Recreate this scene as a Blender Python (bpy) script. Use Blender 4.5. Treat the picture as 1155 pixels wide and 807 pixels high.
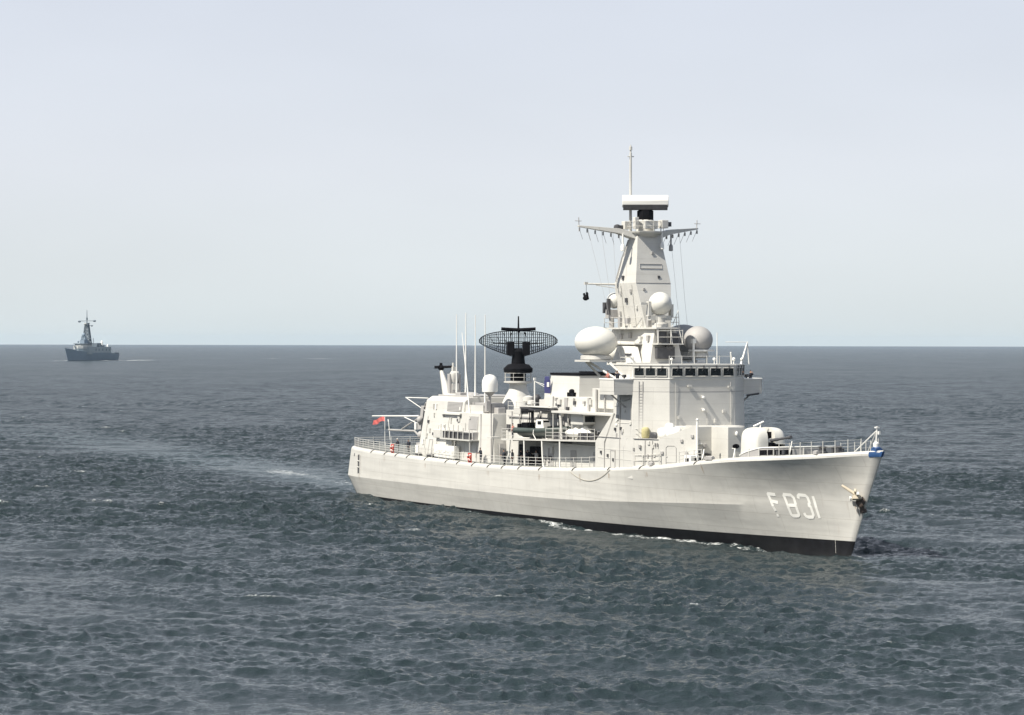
import bpy, bmesh, math, random
import numpy as np
from mathutils import Vector, Matrix

for _o in list(bpy.data.objects):
    bpy.data.objects.remove(_o)
sc = bpy.context.scene
col = sc.collection
R = math.radians
rng = random.Random(7)

# ------------------------------------------------------------------ camera
CAM_H = 20.535
cam_d = bpy.data.cameras.new('camera')
cam_d.sensor_width = 36.0
cam_d.lens = 3000.0 / 1155.0 * 36.0
cam_d.clip_start = 1.0
cam_d.clip_end = 90000.0
cam = bpy.data.objects.new('camera', cam_d)
col.objects.link(cam)
rt = Vector((0.99999784, 0.00001202, 0.00207788))
up = Vector((-0.00207792, 0.00578335, 0.99998112))
fw = Vector((0.0, 0.99998328, -0.00578336))
M3 = Matrix((rt, up, -fw)).transposed()
cam.matrix_world = Matrix.Translation((0, 0, CAM_H)) @ M3.to_4x4()
sc.camera = cam

# ship frame: x forward from the stern, y to port, z up from the waterline
SHIP_O = Vector((-15.976, 359.886, 0.0))
SHIP_PSI = R(-64.7555)
sX = Vector((math.cos(SHIP_PSI), math.sin(SHIP_PSI), 0))
sY = Vector((-math.sin(SHIP_PSI), math.cos(SHIP_PSI), 0))

# ------------------------------------------------------------------ sky and sun
HAZE_DENSITY = 0.00002
SUN_EL = R(51)
a_, b_ = 0.985, 0.155                       # starboard and forward share of the sun's azimuth
hd = (-sY * a_ + sX * b_).normalized()
sun_dir = Vector((hd.x * math.cos(SUN_EL), hd.y * math.cos(SUN_EL), math.sin(SUN_EL)))
world = bpy.data.worlds.new('World')
sc.world = world
world.use_nodes = True
wn = world.node_tree.nodes
wl = world.node_tree.links
wn.clear()
w_out = wn.new('ShaderNodeOutputWorld')
w_bg = wn.new('ShaderNodeBackground')
w_sky = wn.new('ShaderNodeTexSky')
w_sky.sky_type = 'NISHITA'
w_sky.sun_disc = False
w_sky.sun_elevation = SUN_EL
w_sky.sun_rotation = math.atan2(hd.x, hd.y)
w_sky.air_density = 1.0
w_sky.dust_density = 1.2
w_sky.ozone_density = 1.0
w_mix = wn.new('ShaderNodeMix')
w_mix.data_type = 'RGBA'
w_mix.inputs[0].default_value = 0.86
w_tc = wn.new('ShaderNodeTexCoord')
w_sep = wn.new('ShaderNodeSeparateXYZ')
wl.new(w_tc.outputs['Generated'], w_sep.inputs[0])
w_rp = wn.new('ShaderNodeValToRGB')               # milky near the horizon, bluer and darker overhead
for _k, (_p, _c) in enumerate(((0.0, (0.590, 0.650, 0.672)), (0.065, (0.612, 0.634, 0.690)), (0.20, (0.53, 0.555, 0.63)), (0.95, (0.13, 0.18, 0.26)))):
    _e = w_rp.color_ramp.elements[_k] if _k < 2 else w_rp.color_ramp.elements.new(_p)
    _e.position = _p; _e.color = _c + (1,)
w_sc = wn.new('ShaderNodeVectorMath'); w_sc.operation = 'SCALE'; w_sc.inputs['Scale'].default_value = 8.45
wl.new(w_sep.outputs[2], w_rp.inputs[0]); wl.new(w_rp.outputs[0], w_sc.inputs[0]); wl.new(w_sc.outputs[0], w_mix.inputs[7])
w_nz = wn.new('ShaderNodeTexNoise'); w_nz.inputs['Scale'].default_value = 5.0; w_nz.inputs['Detail'].default_value = 3
w_mp = wn.new('ShaderNodeMapping'); w_mp.inputs['Scale'].default_value = (1.0, 1.0, 3.0)
wl.new(w_tc.outputs['Generated'], w_mp.inputs[0]); wl.new(w_mp.outputs[0], w_nz.inputs[0])
w_mr = wn.new('ShaderNodeMapRange'); w_mr.inputs[1].default_value = 0.3; w_mr.inputs[2].default_value = 0.7; w_mr.inputs[3].default_value = 8.75 * 0.965; w_mr.inputs[4].default_value = 8.75 * 1.03
wl.new(w_nz.outputs[0], w_mr.inputs[0]); wl.new(w_mr.outputs[0], w_sc.inputs['Scale'])
wl.new(w_sky.outputs[0], w_mix.inputs[6])
wl.new(w_mix.outputs[2], w_bg.inputs[0])
w_bg.inputs[1].default_value = 0.1
wl.new(w_bg.outputs[0], w_out.inputs[0])

sun_d = bpy.data.lights.new('sun', 'SUN')
sun_d.energy = 5.0
sun_d.angle = R(0.55)
sun_d.color = (1.0, 0.94, 0.83)
sun = bpy.data.objects.new('sun', sun_d)
col.objects.link(sun)
sun.rotation_euler = sun_dir.to_track_quat('Z', 'Y').to_euler()

sc.view_settings.view_transform = 'Standard'
sc.view_settings.look = 'None'
sc.view_settings.exposure = 0.55
sc.view_settings.gamma = 1.0
sc.view_settings.use_curve_mapping = False
sc.cycles.max_bounces = 6
sc.cycles.volume_bounces = 0
sc.cycles.use_denoising = True
sc.cycles.sample_clamp_direct = 3.0
sc.cycles.sample_clamp_indirect = 2.0

# ------------------------------------------------------------------ helpers
def tag(o, label=None, cat=None, group=None, kind=None):
    if label: o['label'] = label
    if cat: o['category'] = cat
    if group: o['group'] = group
    if kind: o['kind'] = kind
    return o

def empty(name, loc=(0, 0, 0), rz=0.0):
    o = bpy.data.objects.new(name, None)
    o.empty_display_size = 0.5
    o.location = loc
    o.rotation_euler = (0, 0, rz)
    col.objects.link(o)
    return o

class MB:
    """collects shapes; build() links them as one mesh object"""
    def __init__(s):
        s.v = []; s.f = []; s.m = []; s.mi = 0; s.starts = []
    def add(s, vs, fs):
        n = len(s.v); s.starts.append((n, len(s.f)))
        s.v += [tuple(p) for p in vs]
        for f in fs:
            s.f.append(tuple(i + n for i in f)); s.m.append(s.mi)
        return s
    def loft(s, rings, caps=True, closed=True):
        k = len(rings[0]); vs = [p for r in rings for p in r]; fs = []
        for i in range(len(rings) - 1):
            for j in range(k if closed else k - 1):
                a = i * k + j; b = i * k + (j + 1) % k
                fs.append((a, b, b + k, a + k))
        if caps:
            fs.append(tuple(range(k))[::-1]); fs.append(tuple((len(rings) - 1) * k + j for j in range(k)))
        return s.add(vs, fs)
    def box(s, x0, x1, y0, y1, z0, z1):
        return s.loft([[(x0, y0, z0), (x1, y0, z0), (x1, y1, z0), (x0, y1, z0)],
                       [(x0, y0, z1), (x1, y0, z1), (x1, y1, z1), (x0, y1, z1)]])
    def rbox(s, c, size, rz=0, ry=0, rx=0):
        M = Matrix.Translation(c) @ Matrix.Rotation(rz, 4, 'Z') @ Matrix.Rotation(ry, 4, 'Y') @ Matrix.Rotation(rx, 4, 'X')
        hx, hy, hz = [q / 2 for q in size]
        vs = [M @ Vector(p) for p in [(-hx, -hy, -hz), (hx, -hy, -hz), (hx, hy, -hz), (-hx, hy, -hz),
                                      (-hx, -hy, hz), (hx, -hy, hz), (hx, hy, hz), (-hx, hy, hz)]]
        return s.loft([vs[:4], vs[4:]])
    def prism(s, poly, z0, z1, top=None):
        top = top or poly
        return s.loft([[(x, y, z0) for x, y in poly], [(x, y, z1) for x, y in top]])
    def xzprism(s, poly, y0, y1):
        return s.loft([[(x, y0, z) for x, z in poly], [(x, y1, z) for x, z in poly]])
    def tube(s, pts, r, n=6, r2=None):
        pts = [Vector(p) for p in pts]; rings = []
        for i, p in enumerate(pts):
            d = (pts[min(i + 1, len(pts) - 1)] - pts[max(i - 1, 0)]).normalized()
            u = d.orthogonal().normalized() if abs(d.z) > .9 else d.cross(Vector((0, 0, 1))).normalized()
            w = d.cross(u)
            rr = r if r2 is None else r + (r2 - r) * i / (len(pts) - 1)
            rings.append([p + rr * (u * math.cos(t) + w * math.sin(t)) for t in [2 * math.pi * q / n for q in range(n)]])
        return s.loft(rings)
    def lathe(s, prof, c=(0, 0, 0), n=24, M=None):
        rings = []
        for r, z in prof:
            ring = [Vector((r * math.cos(2 * math.pi * q / n), r * math.sin(2 * math.pi * q / n), z)) for q in range(n)]
            if M is not None: ring = [M @ p for p in ring]
            rings.append([p + Vector(c) for p in ring])
        return s.loft(rings)
    def ell(s, c, rx, ry, rz, n=28, k=16, p=2.0):
        rings = []
        for i in range(k + 1):
            t = -math.pi / 2 + math.pi * i / k
            ct, st = max(math.cos(t), 1e-3), math.sin(t)
            cr = ct ** (2 / p); zz = math.copysign(abs(st) ** (2 / p), st)
            rings.append([(c[0] + rx * cr * math.cos(2 * math.pi * q / n), c[1] + ry * cr * math.sin(2 * math.pi * q / n), c[2] + rz * zz) for q in range(n)])
        return s.loft(rings)
    def build(s, name, mats, parent=None, smooth=None, bevel=0):
        me = bpy.data.meshes.new(name)
        me.from_pydata(s.v, [], s.f)
        if not isinstance(mats, (list, tuple)): mats = [mats]
        for m in mats: me.materials.append(m)
        me.polygons.foreach_set('material_index', s.m)
        bm = bmesh.new(); bm.from_mesh(me)
        bmesh.ops.recalc_face_normals(bm, faces=bm.faces)
        bm.to_mesh(me); bm.free()
        if smooth is not None:
            me.polygons.foreach_set('use_smooth', [True] * len(me.polygons))
            me.set_sharp_from_angle(angle=R(smooth))
        o = bpy.data.objects.new(name, me)
        col.objects.link(o)
        if parent is not None: o.parent = parent
        if bevel:
            b = o.modifiers.new('bevel', 'BEVEL'); b.width = bevel; b.segments = 2; b.limit_method = 'ANGLE'; b.angle_limit = R(25)
        return o

def build_each(mb, name, m, parent=None, smooth=None, bevel=0):
    """one object per shape collected"""
    cuts = mb.starts + [(len(mb.v), len(mb.f))]
    for (a, fa), (b, fb) in zip(cuts[:-1], cuts[1:]):
        k = MB(); k.v = mb.v[a:b]; k.f = [tuple(i - a for i in f) for f in mb.f[fa:fb]]; k.m = mb.m[fa:fb]
        k.build(name, m, parent, smooth, bevel)

def copy_tree(o, parent=None):
    c = o.copy(); col.objects.link(c)
    if parent is not None: c.parent = parent
    for ch in list(o.children): copy_tree(ch, c)
    return c

def interp(xs, ys):
    """monotone cubic interpolation"""
    xs = np.array(xs, float); ys = np.array(ys, float)
    h = np.diff(xs); d = np.diff(ys) / h
    m = np.zeros(len(xs)); m[0] = d[0]; m[-1] = d[-1]
    for i in range(1, len(xs) - 1):
        if d[i - 1] * d[i] > 0:
            w1 = 2 * h[i] + h[i - 1]; w2 = h[i] + 2 * h[i - 1]
            m[i] = (w1 + w2) / (w1 / d[i - 1] + w2 / d[i])
    def f(x):
        x = min(max(x, xs[0]), xs[-1])
        i = min(max(int(np.searchsorted(xs, x)) - 1, 0), len(xs) - 2)
        t = (x - xs[i]) / h[i]
        return float((2*t**3 - 3*t*t + 1) * ys[i] + (t**3 - 2*t*t + t) * h[i] * m[i] + (-2*t**3 + 3*t*t) * ys[i+1] + (t**3 - t*t) * h[i] * m[i+1])
    return f

# ------------------------------------------------------------------ materials
def mat(name, color, rough=0.5, metal=0.0, var=0.06, scale=0.6, streak=0.0, bump=0.0, spec=0.5, rust=0.0, seams=0.0):
    m = bpy.data.materials.new(name); m.use_nodes = True
    nt = m.node_tree; N = nt.nodes; L = nt.links
    p = N['Principled BSDF']
    p.inputs['Roughness'].default_value = rough
    p.inputs['Metallic'].default_value = metal
    p.inputs['Specular IOR Level'].default_value = spec
    tc = N.new('ShaderNodeTexCoord')
    nz = N.new('ShaderNodeTexNoise'); nz.inputs['Scale'].default_value = scale; nz.inputs['Detail'].default_value = 6
    L.new(tc.outputs['Object'], nz.inputs['Vector'])
    rp = N.new('ShaderNodeValToRGB')
    rp.color_ramp.elements[0].position = 0.3; rp.color_ramp.elements[1].position = 0.72
    rp.color_ramp.elements[0].color = tuple(c * (1 - var) for c in color) + (1,)
    rp.color_ramp.elements[1].color = tuple(min(1, c * (1 + var)) for c in color) + (1,)
    L.new(nz.outputs['Fac'], rp.inputs['Fac'])
    out = rp.outputs['Color']
    def overlay(sc3, lo, hi, colr, amt, prev):
        mp = N.new('ShaderNodeMapping'); mp.inputs['Scale'].default_value = sc3
        L.new(tc.outputs['Object'], mp.inputs['Vector'])
        n2 = N.new('ShaderNodeTexNoise'); n2.inputs['Scale'].default_value = 1.0; n2.inputs['Detail'].default_value = 5
        L.new(mp.outputs[0], n2.inputs['Vector'])
        r2 = N.new('ShaderNodeMapRange'); r2.inputs[1].default_value = lo; r2.inputs[2].default_value = hi
        r2.inputs[3].default_value = 0; r2.inputs[4].default_value = amt
        L.new(n2.outputs['Fac'], r2.inputs[0])
        mx = N.new('ShaderNodeMix'); mx.data_type = 'RGBA'
        L.new(r2.outputs[0], mx.inputs[0]); L.new(prev, mx.inputs[6])
        mx.inputs[7].default_value = colr + (1,)
        return mx.outputs[2]
    if streak:
        out = overlay((0.09, 0.4, 1.9), 0.45, 0.75, tuple(c * 0.72 for c in color), streak, out)
        out = overlay((1.3, 1.3, 0.12), 0.5, 0.8, tuple(c * 0.75 for c in color), streak * 0.7, out)
    if rust:
        out = overlay((2.2, 2.2, 0.25), 0.66, 0.8, (0.22, 0.12, 0.06), rust, out)
    L.new(out, p.inputs['Base Color'])
    if seams:
        sx_ = N.new('ShaderNodeSeparateXYZ'); cx_ = N.new('ShaderNodeCombineXYZ')
        L.new(tc.outputs['Object'], sx_.inputs[0]); L.new(sx_.outputs[0], cx_.inputs[0]); L.new(sx_.outputs[2], cx_.inputs[1])
        bk = N.new('ShaderNodeTexBrick'); bk.inputs['Scale'].default_value = 1.0; bk.inputs['Brick Width'].default_value = 6.2; bk.inputs['Row Height'].default_value = 1.75
        bk.inputs['Mortar Size'].default_value = 0.035; bk.inputs['Mortar Smooth'].default_value = 0.6
        bk.inputs['Color1'].default_value = (1, 1, 1, 1); bk.inputs['Color2'].default_value = (0.955, 0.955, 0.96, 1); bk.inputs['Mortar'].default_value = (0.80, 0.79, 0.78, 1)
        L.new(cx_.outputs[0], bk.inputs['Vector'])
        mm = N.new('ShaderNodeMix'); mm.data_type = 'RGBA'; mm.blend_type = 'MULTIPLY'; mm.inputs[0].default_value = seams
        L.new(out, mm.inputs[6]); L.new(bk.outputs[0], mm.inputs[7]); out = mm.outputs[2]
        L.new(out, p.inputs['Base Color'])
    if bump:
        mp = N.new('ShaderNodeMapping'); mp.inputs['Scale'].default_value = (0.45, 0.45, 0.55)
        L.new(tc.outputs['Object'], mp.inputs['Vector'])
        n3 = N.new('ShaderNodeTexNoise'); n3.inputs['Scale'].default_value = 1.0; n3.inputs['Detail'].default_value = 2
        L.new(mp.outputs[0], n3.inputs['Vector'])
        bp = N.new('ShaderNodeBump'); bp.inputs['Strength'].default_value = bump; bp.inputs['Distance'].default_value = 0.06
        L.new(n3.outputs['Fac'], bp.inputs['Height']); L.new(bp.outputs[0], p.inputs['Normal'])
    return m

PAINT = mat('haze_grey_paint', (0.56, 0.55, 0.515), 0.5, var=0.05, streak=0.18, bump=0.35, rust=0.22, seams=0.6)
HULLP = mat('hull_paint', (0.55, 0.54, 0.505), 0.45, var=0.05, scale=0.25, streak=0.5, bump=0.7, rust=0.22, seams=1.0)
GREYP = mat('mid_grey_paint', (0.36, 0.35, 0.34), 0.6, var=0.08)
BOOT = mat('black_boot_topping', (0.008, 0.008, 0.010), 0.6, var=0.4, scale=1.2, spec=0.25)
DECK = mat('deck_paint', (0.17, 0.18, 0.17), 0.8, var=0.2, scale=0.8)
WHITE = mat('white_paint', (0.78, 0.77, 0.73), 0.4, var=0.03)
DOME = mat('radome_paint', (0.62, 0.61, 0.565), 0.45, var=0.03)
DARK = mat('dark_machinery', (0.006, 0.006, 0.008), 0.85, var=0.3, scale=2, spec=0.12)
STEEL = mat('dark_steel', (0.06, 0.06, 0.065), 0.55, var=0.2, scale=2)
GLASS = mat('bridge_glass', (0.012, 0.016, 0.018), 0.08, var=0.3)
RUBBER = mat('green_grey_rubber', (0.045, 0.06, 0.055), 0.6, var=0.2, scale=2)
RED = mat('red_cloth', (0.42, 0.06, 0.05), 0.7, var=0.15, scale=2)
ORANGE = mat('orange_foam', (0.46, 0.08, 0.055), 0.6, var=0.1, scale=3)
BLUE = mat('blue_paint', (0.022, 0.07, 0.19), 0.5, var=0.2, scale=2)
TAN = mat('worn_tan_paint', (0.50, 0.44, 0.34), 0.7, var=0.2, scale=2, rust=0.5)
YEL = mat('yellow_canvas', (0.42, 0.38, 0.20), 0.8, var=0.15, scale=3)
LETTER = mat('number_paint', (0.86, 0.85, 0.80), 0.5, var=0.05)
ROPE = mat('old_rope', (0.40, 0.37, 0.30), 0.9, var=0.2, scale=4)
FARG = mat('far_ship_hazed_paint', (0.205, 0.265, 0.325), 0.6, var=0.06, scale=0.1)  # blue-grey paint, paled in the colour to stand for distance haze
FARD = mat('far_ship_hazed_dark', (0.11, 0.14, 0.17), 0.6, var=0.1, scale=0.2)  # dark parts lifted towards blue, haze mixed into the colour
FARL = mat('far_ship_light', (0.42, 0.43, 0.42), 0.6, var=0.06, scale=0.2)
NAVY = mat('navy_cloth', (0.014, 0.017, 0.028), 0.85, var=0.3, scale=6)
SKIN = mat('skin', (0.42, 0.25, 0.18), 0.6, var=0.05)
HAIR = mat('dark_hair', (0.03, 0.02, 0.015), 0.7, var=0.2, scale=8)
BOOTS = mat('black_boots', (0.012, 0.012, 0.012), 0.5, var=0.2)

# ------------------------------------------------------------------ hull lines (half-breadths, port/starboard alike)
XT = [0.0, 0.03, 0.10, 0.25, 0.45, 0.66, 0.79, 0.88, 0.95, 1.0]
B_WL = interp(XT, [4.75, 5.35, 5.85, 6.3, 6.3, 5.25, 3.65, 2.1, 0.8, 0.03])
B_KN = interp(XT, [5.5, 6.15, 6.6, 7.1, 7.2, 6.85, 5.6, 3.75, 1.65, 0.04])
B_DK = interp(XT, [5.5, 6.15, 6.65, 7.1, 7.2, 7.1, 6.55, 5.45, 3.25, 0.10])
Z_KN = interp([-2, 20, 53, 66, 78, 93, 104, 118], [2.5, 2.6, 2.8, 3.0, 3.4, 4.0, 4.35, 4.7])
Z_DK = interp([-2, 10, 27, 43, 58, 70, 80, 88, 94, 102, 109, 114, 118, 121], [6.1, 5.85, 5.7, 5.6, 5.85, 6.3, 6.85, 7.35, 7.95, 8.65, 9.1, 9.45, 9.8, 10.0])
Z_BT = lambda x: 0.15 + 1.25 * max(0, x / 114.0) ** 1.5
def stem_x(z): return 114.3 + 0.50 * z + 0.0035 * z * z
def stern_x(z): return -2.9 + 0.55 * abs(z - 2.5) * (1 if z < 2.5 else 0.62)
def line(zf, bf, n, dz=0.0, db=0.0):
    """one fore-and-aft hull line as (x, halfbreadth, z)"""
    xe = 118.0
    for _ in range(8): xe = stem_x(zf(xe) + dz)
    xs = stern_x(zf(0) + dz)
    out = []
    for i in range(n):
        t = i / (n - 1)
        t = t * 0.75 + 0.25 * (0.5 - 0.5 * math.cos(math.pi * t))
        x = xs + t * (xe - xs)
        out.append((x, max(bf(t) - db, 0.02), zf(x) + dz))
    return out
NS = 110
mixf = lambda f, g, k: (lambda t: f(t) * (1 - k) + g(t) * k)
zmix = lambda k: (lambda x: Z_KN(x) * (1 - k) + Z_DK(x) * k)
def flare(k):
    # forward sections are hollow above the knuckle, midship sections straight
    def f(t):
        h = min(max((t - 0.55) / 0.35, 0), 1) * 0.85
        kk = k ** (1 + h)
        return B_KN(t) * (1 - kk) + B_DK(t) * kk
    return f
LINES = [
    line(lambda x: -2.5, mixf(B_WL, B_KN, -0.45), NS),
    line(lambda x: 0.0, B_WL, NS),
    line(lambda x: Z_BT(x), (lambda t: B_WL(t) + (B_KN(t) - B_WL(t)) * Z_BT(t * 114) / Z_KN(t * 116)), NS),
    line(lambda x: 0.5 * Z_BT(x) + 0.5 * Z_KN(x), (lambda t: B_WL(t) + (B_KN(t) - B_WL(t)) * (0.5 + 0.5 * Z_BT(t * 114) / Z_KN(t * 116))), NS),
    line(Z_KN, B_KN, NS),
    *[line(zmix(k / 10), flare(k / 10), NS) for k in range(1, 10)],
    line(Z_DK, B_DK, NS),
    line(Z_DK, B_DK, NS, 0.20, 0.05), line(Z_DK, B_DK, NS, 0.37, 0.20), line(Z_DK, B_DK, NS, 0.44, 0.42),
]
NDK = 14                       # index of the deck edge line
def hull_y(x, z):
    """half-breadth of the hull at (x, z)"""
    pts = []
    for ln in LINES[1:NDK + 1]:
        xs = [p[0] for p in ln]
        pts.append((float(np.interp(x, xs, [p[2] for p in ln])), float(np.interp(x, xs, [p[1] for p in ln]))))
    zs = [p[0] for p in pts]; ys = [p[1] for p in pts]
    return float(np.interp(z, zs, ys))
def deck_z(x): return Z_DK(x) + 0.44
def deck_b(x):
    ln = LINES[NDK]
    return float(np.interp(x, [p[0] for p in ln], [p[1] for p in ln]))

# ================================================================== WATER
def build_sea():
    # polar sheet round the viewpoint's foot: fine where waves can be told apart, coarse far out; reaches the horizon at 16 km
    r = [4.0, 15.0, 30.0, 50.0, 70.0, 85.0, 97.0, 106.0, 112.0]
    while r[-1] < 470: r.append(r[-1] + max(0.19, 0.19 * (r[-1] / 180.0) ** 1.2))
    while r[-1] < 16000: r.append(r[-1] + 0.60 * (r[-1] / 470.0) ** 1.8)
    r[-1] = 16000.0
    r = np.array(r)
    dense = np.linspace(-0.235, 0.235, 980)
    left = -0.235 - np.cumsum(np.geomspace(0.001, 0.2, 42)); left = left[left > -math.pi + 0.03]
    th = np.concatenate([left[::-1], dense, -left])
    nr, nt = len(r), len(th)
    TH, RR = np.meshgrid(th, r)
    X = (RR * np.sin(TH)).astype(np.float32); Y = (RR * np.cos(TH)).astype(np.float32)
    step_r = np.gradient(r).astype(np.float32)[:, None]
    step_t = (np.gradient(th)[None, :] * r[:, None]).astype(np.float32)
    rs = np.random.RandomState(11)
    Z = np.zeros_like(X); DX = np.zeros_like(X); DY = np.zeros_like(X); lost = np.zeros_like(X)
    K = 130
    lam = np.geomspace(0.55, 26.0, K) * (1 + 0.05 * rs.randn(K))
    wind = R(-118)
    patch = np.ones_like(X)                       # gusts: the short chop is stronger in some places than others
    for i in range(14):
        l = 22.0 * 1.28 ** i; d = rs.rand() * 6.28
        patch += np.float32(0.2) * np.sin((2 * math.pi / l) * (math.cos(d) * X + math.sin(d) * Y) + rs.rand() * 6.28)
    patch = np.clip(patch * 1.05, 0.45, 2.3)
    for i in range(K):
        l = lam[i]
        d = wind + rs.randn() * (0.95 - 0.5 * (i / K))
        kx, ky = math.cos(d), math.sin(d); k = 2 * math.pi / l
        s_ = 0.038 * (1.0 if l < 2.2 else (2.2 / l) ** 0.60)  # slope of this component
        A = s_ / k
        ph = rs.rand() * 2 * math.pi
        stp = np.sqrt((step_r * ky) ** 2 + (step_t * kx) ** 2) + 1e-6
        g0 = np.clip((l / stp - 1.6) / 1.6, 0, 1); g = g0 * (patch if l < 5 else 1.0)
        P = (k * (kx * X + ky * Y) + ph).astype(np.float32)
        sn = np.sin(P); cs = np.cos(P)
        Z += A * g * (cs + np.float32(0.42) * sn * cs); q = 0.8 * A * g * sn
        DX -= q * kx; DY -= q * ky
        lost += (1 - g0 * g0) * s_ * s_ * 0.5
    # foam mask in the ship's own frame
    lx = (X - SHIP_O.x) * sX.x + (Y - SHIP_O.y) * sX.y
    ly = (X - SHIP_O.x) * sY.x + (Y - SHIP_O.y) * sY.y
    wlx = np.array([p[0] for p in LINES[1]]); wlb = np.array([p[1] for p in LINES[1]])
    hb = np.interp(lx, wlx, wlb, left=0, right=0)
    dist = np.abs(ly) - hb
    inside = (lx > -3) & (lx < 118)
    w_b = np.interp(lx, [0, 30, 50, 60, 72, 80, 90, 100, 108, 114, 116, 117], [0.3, 0.36, 0.5, 0.8, 1.0, 0.9, 1.05, 0.95, 0.75, 0.9, 0.7, 0])
    w_off = np.interp(lx, [0, 60, 75, 92, 104, 114], [0.4, 1.0, 2.6, 2.2, 1.0, 0.2])
    w_wid = np.interp(lx, [0, 60, 80, 95, 114], [0.6, 1.0, 1.8, 1.3, 0.6])
    foam = np.where(inside, w_b * np.exp(-((dist - w_off) / w_wid) ** 2), 0) * 0.85
    foam = foam + np.where(inside, 0.5 * np.interp(lx, [0, 60, 80, 117], [0.5, 0.6, 0.9, 1.0]) * np.exp(-(dist / 0.5) ** 2), 0)
    # stern wake
    wc = np.interp(lx, [-90, -60, -28, 0], [11, 7, 4.5, 1.0])
    ww = np.interp(lx, [-95, -65, -58, -30, -18, 0], [4.0, 4.5, 3.8, 2.6, 2.4, 3.2])
    ws = np.interp(lx, [-120, -85, -74, -62, -52, -40, -26, -14, -3, 1], [0, 0.15, 0.42, 0.84, 0.66, 0.45, 0.66, 0.55, 0.5, 0])
    foam = np.maximum(foam, ws * np.exp(-((ly - wc) / ww) ** 2))
    slick = np.interp(lx, [-400, -200, -40, -2, 0], [0.0, 0.55, 1.0, 0.9, 0]) * np.exp(-((ly - np.interp(lx, [-400, -60, 0], [30, 7, 0])) / np.interp(lx, [-400, -60, 0], [26, 9, 5])) ** 2)
    # ship 2: bow wave and wake
    for (fx, fy, sx_, sy_, amp) in FAR_FOAM:
        foam = np.maximum(foam, amp * np.exp(-((X - fx) / sx_) ** 2 - ((Y - fy) / sy_) ** 2))
    # a low bow wave along the forebody, and calm inside the hull
    Z += np.where(inside, 0.10 * np.interp(lx, [40, 70, 92, 108, 115, 117], [0, 0.5, 0.8, 0.3, 0.7, 0]) * np.exp(-((dist - w_off * 1.0) / 1.7) ** 2), 0)
    Z -= (0.38 * np.interp(lx, [58, 92, 112, 116, 121], [0.0, 0.7, 1.0, 1.0, 0]) * np.exp(-(np.maximum(dist, 0) / 4.5) ** 2)).astype(np.float32)
    # rare white caps on the steepest crests
    cap = np.clip((Z - np.float32(0.34)) / 0.12, 0, 1) * (RR < 900)
    Z *= (1 - 0.6 * slick * (lx < 0))
    n = nr * nt
    co = np.empty((n, 3), np.float32)
    co[:, 0] = (X + DX).ravel(); co[:, 1] = (Y + DY).ravel(); co[:, 2] = Z.ravel()
    ii = np.arange(nr - 1)[:, None] * nt; jj = np.arange(nt - 1)[None, :]
    a = (ii + jj).ravel()
    q1 = np.stack([a, a + nt, a + nt + 1, a + 1], 1)
    ic = np.arange(nr - 1) * nt
    q2 = np.stack([ic + nt - 1, ic + 2 * nt - 1, ic + nt, ic], 1)
    fc = np.concatenate([q1, q2]).astype(np.int32)
    me = bpy.data.meshes.new('sea')
    me.vertices.add(n); me.vertices.foreach_set('co', co.ravel())
    me.loops.add(fc.size); me.loops.foreach_set('vertex_index', fc.ravel())
    me.polygons.add(len(fc)); me.polygons.foreach_set('loop_start', np.arange(len(fc), dtype=np.int32) * 4)
    me.update(calc_edges=True)
    me.polygons.foreach_set('use_smooth', np.ones(len(fc), bool))
    at = me.attributes.new('foam', 'FLOAT', 'POINT'); at.data.foreach_set('value', foam.astype(np.float32).ravel())
    at = me.attributes.new('cap', 'FLOAT', 'POINT'); at.data.foreach_set('value', cap.astype(np.float32).ravel())
    at = me.attributes.new('slick', 'FLOAT', 'POINT'); at.data.foreach_set('value', slick.astype(np.float32).ravel())
    at = me.attributes.new('lost', 'FLOAT', 'POINT'); at.data.foreach_set('value', np.sqrt(lost).astype(np.float32).ravel())
    m = bpy.data.materials.new('sea_water'); m.use_nodes = True
    nt_ = m.node_tree; N = nt_.nodes; L = nt_.links
    p = N['Principled BSDF']
    p.inputs['IOR'].default_value = 1.33
    p.inputs['Specular Tint'].default_value = (0.77, 0.91, 0.98, 1)
    def attr(nm):
        q = N.new('ShaderNodeAttribute'); q.attribute_name = nm; return q.outputs['Fac']
    def math_(op, a, b=None, clamp=False):
        q = N.new('ShaderNodeMath'); q.operation = op; q.use_clamp = clamp
        for k_, v_ in enumerate((a, b)):
            if v_ is None: continue
            if isinstance(v_, (int, float)): q.inputs[k_].default_value = v_
            else: L.new(v_, q.inputs[k_])
        return q.outputs[0]
    geo = N.new('ShaderNodeNewGeometry')
    def noise(scale, detail, rough=0.55, sc3=(1, 1, 1)):
        mp = N.new('ShaderNodeMapping'); mp.inputs['Scale'].default_value = sc3
        mp.inputs['Rotation'].default_value = (0, 0, R(-20))
        L.new(geo.outputs['Position'], mp.inputs['Vector'])
        q = N.new('ShaderNodeTexNoise'); q.inputs['Scale'].default_value = scale; q.inputs['Detail'].default_value = detail
        q.inputs['Roughness'].default_value = rough
        L.new(mp.outputs[0], q.inputs['Vector']); return q.outputs['Fac']
    # fine chop
    n1 = noise(1.1, 5, 0.66, (0.8, 1.25, 1)); n2 = noise(6.0, 3, 0.65)
    hgt = math_('ADD', math_('MULTIPLY', n1, 0.17), math_('MULTIPLY', n2, 0.07))
    bp = N.new('ShaderNodeBump'); bp.inputs['Strength'].default_value = 1.0
    L.new(math_('MULTIPLY', math_('MULTIPLY', math_('SUBTRACT', 1.0, math_('MULTIPLY', attr('slick'), 0.5)), 0.80), math_('ADD', 1.0, math_('MULTIPLY', attr('lost'), 17.0))), bp.inputs['Distance'])
    L.new(hgt, bp.inputs['Height'])
    L.new(bp.outputs[0], p.inputs['Normal'])
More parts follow.
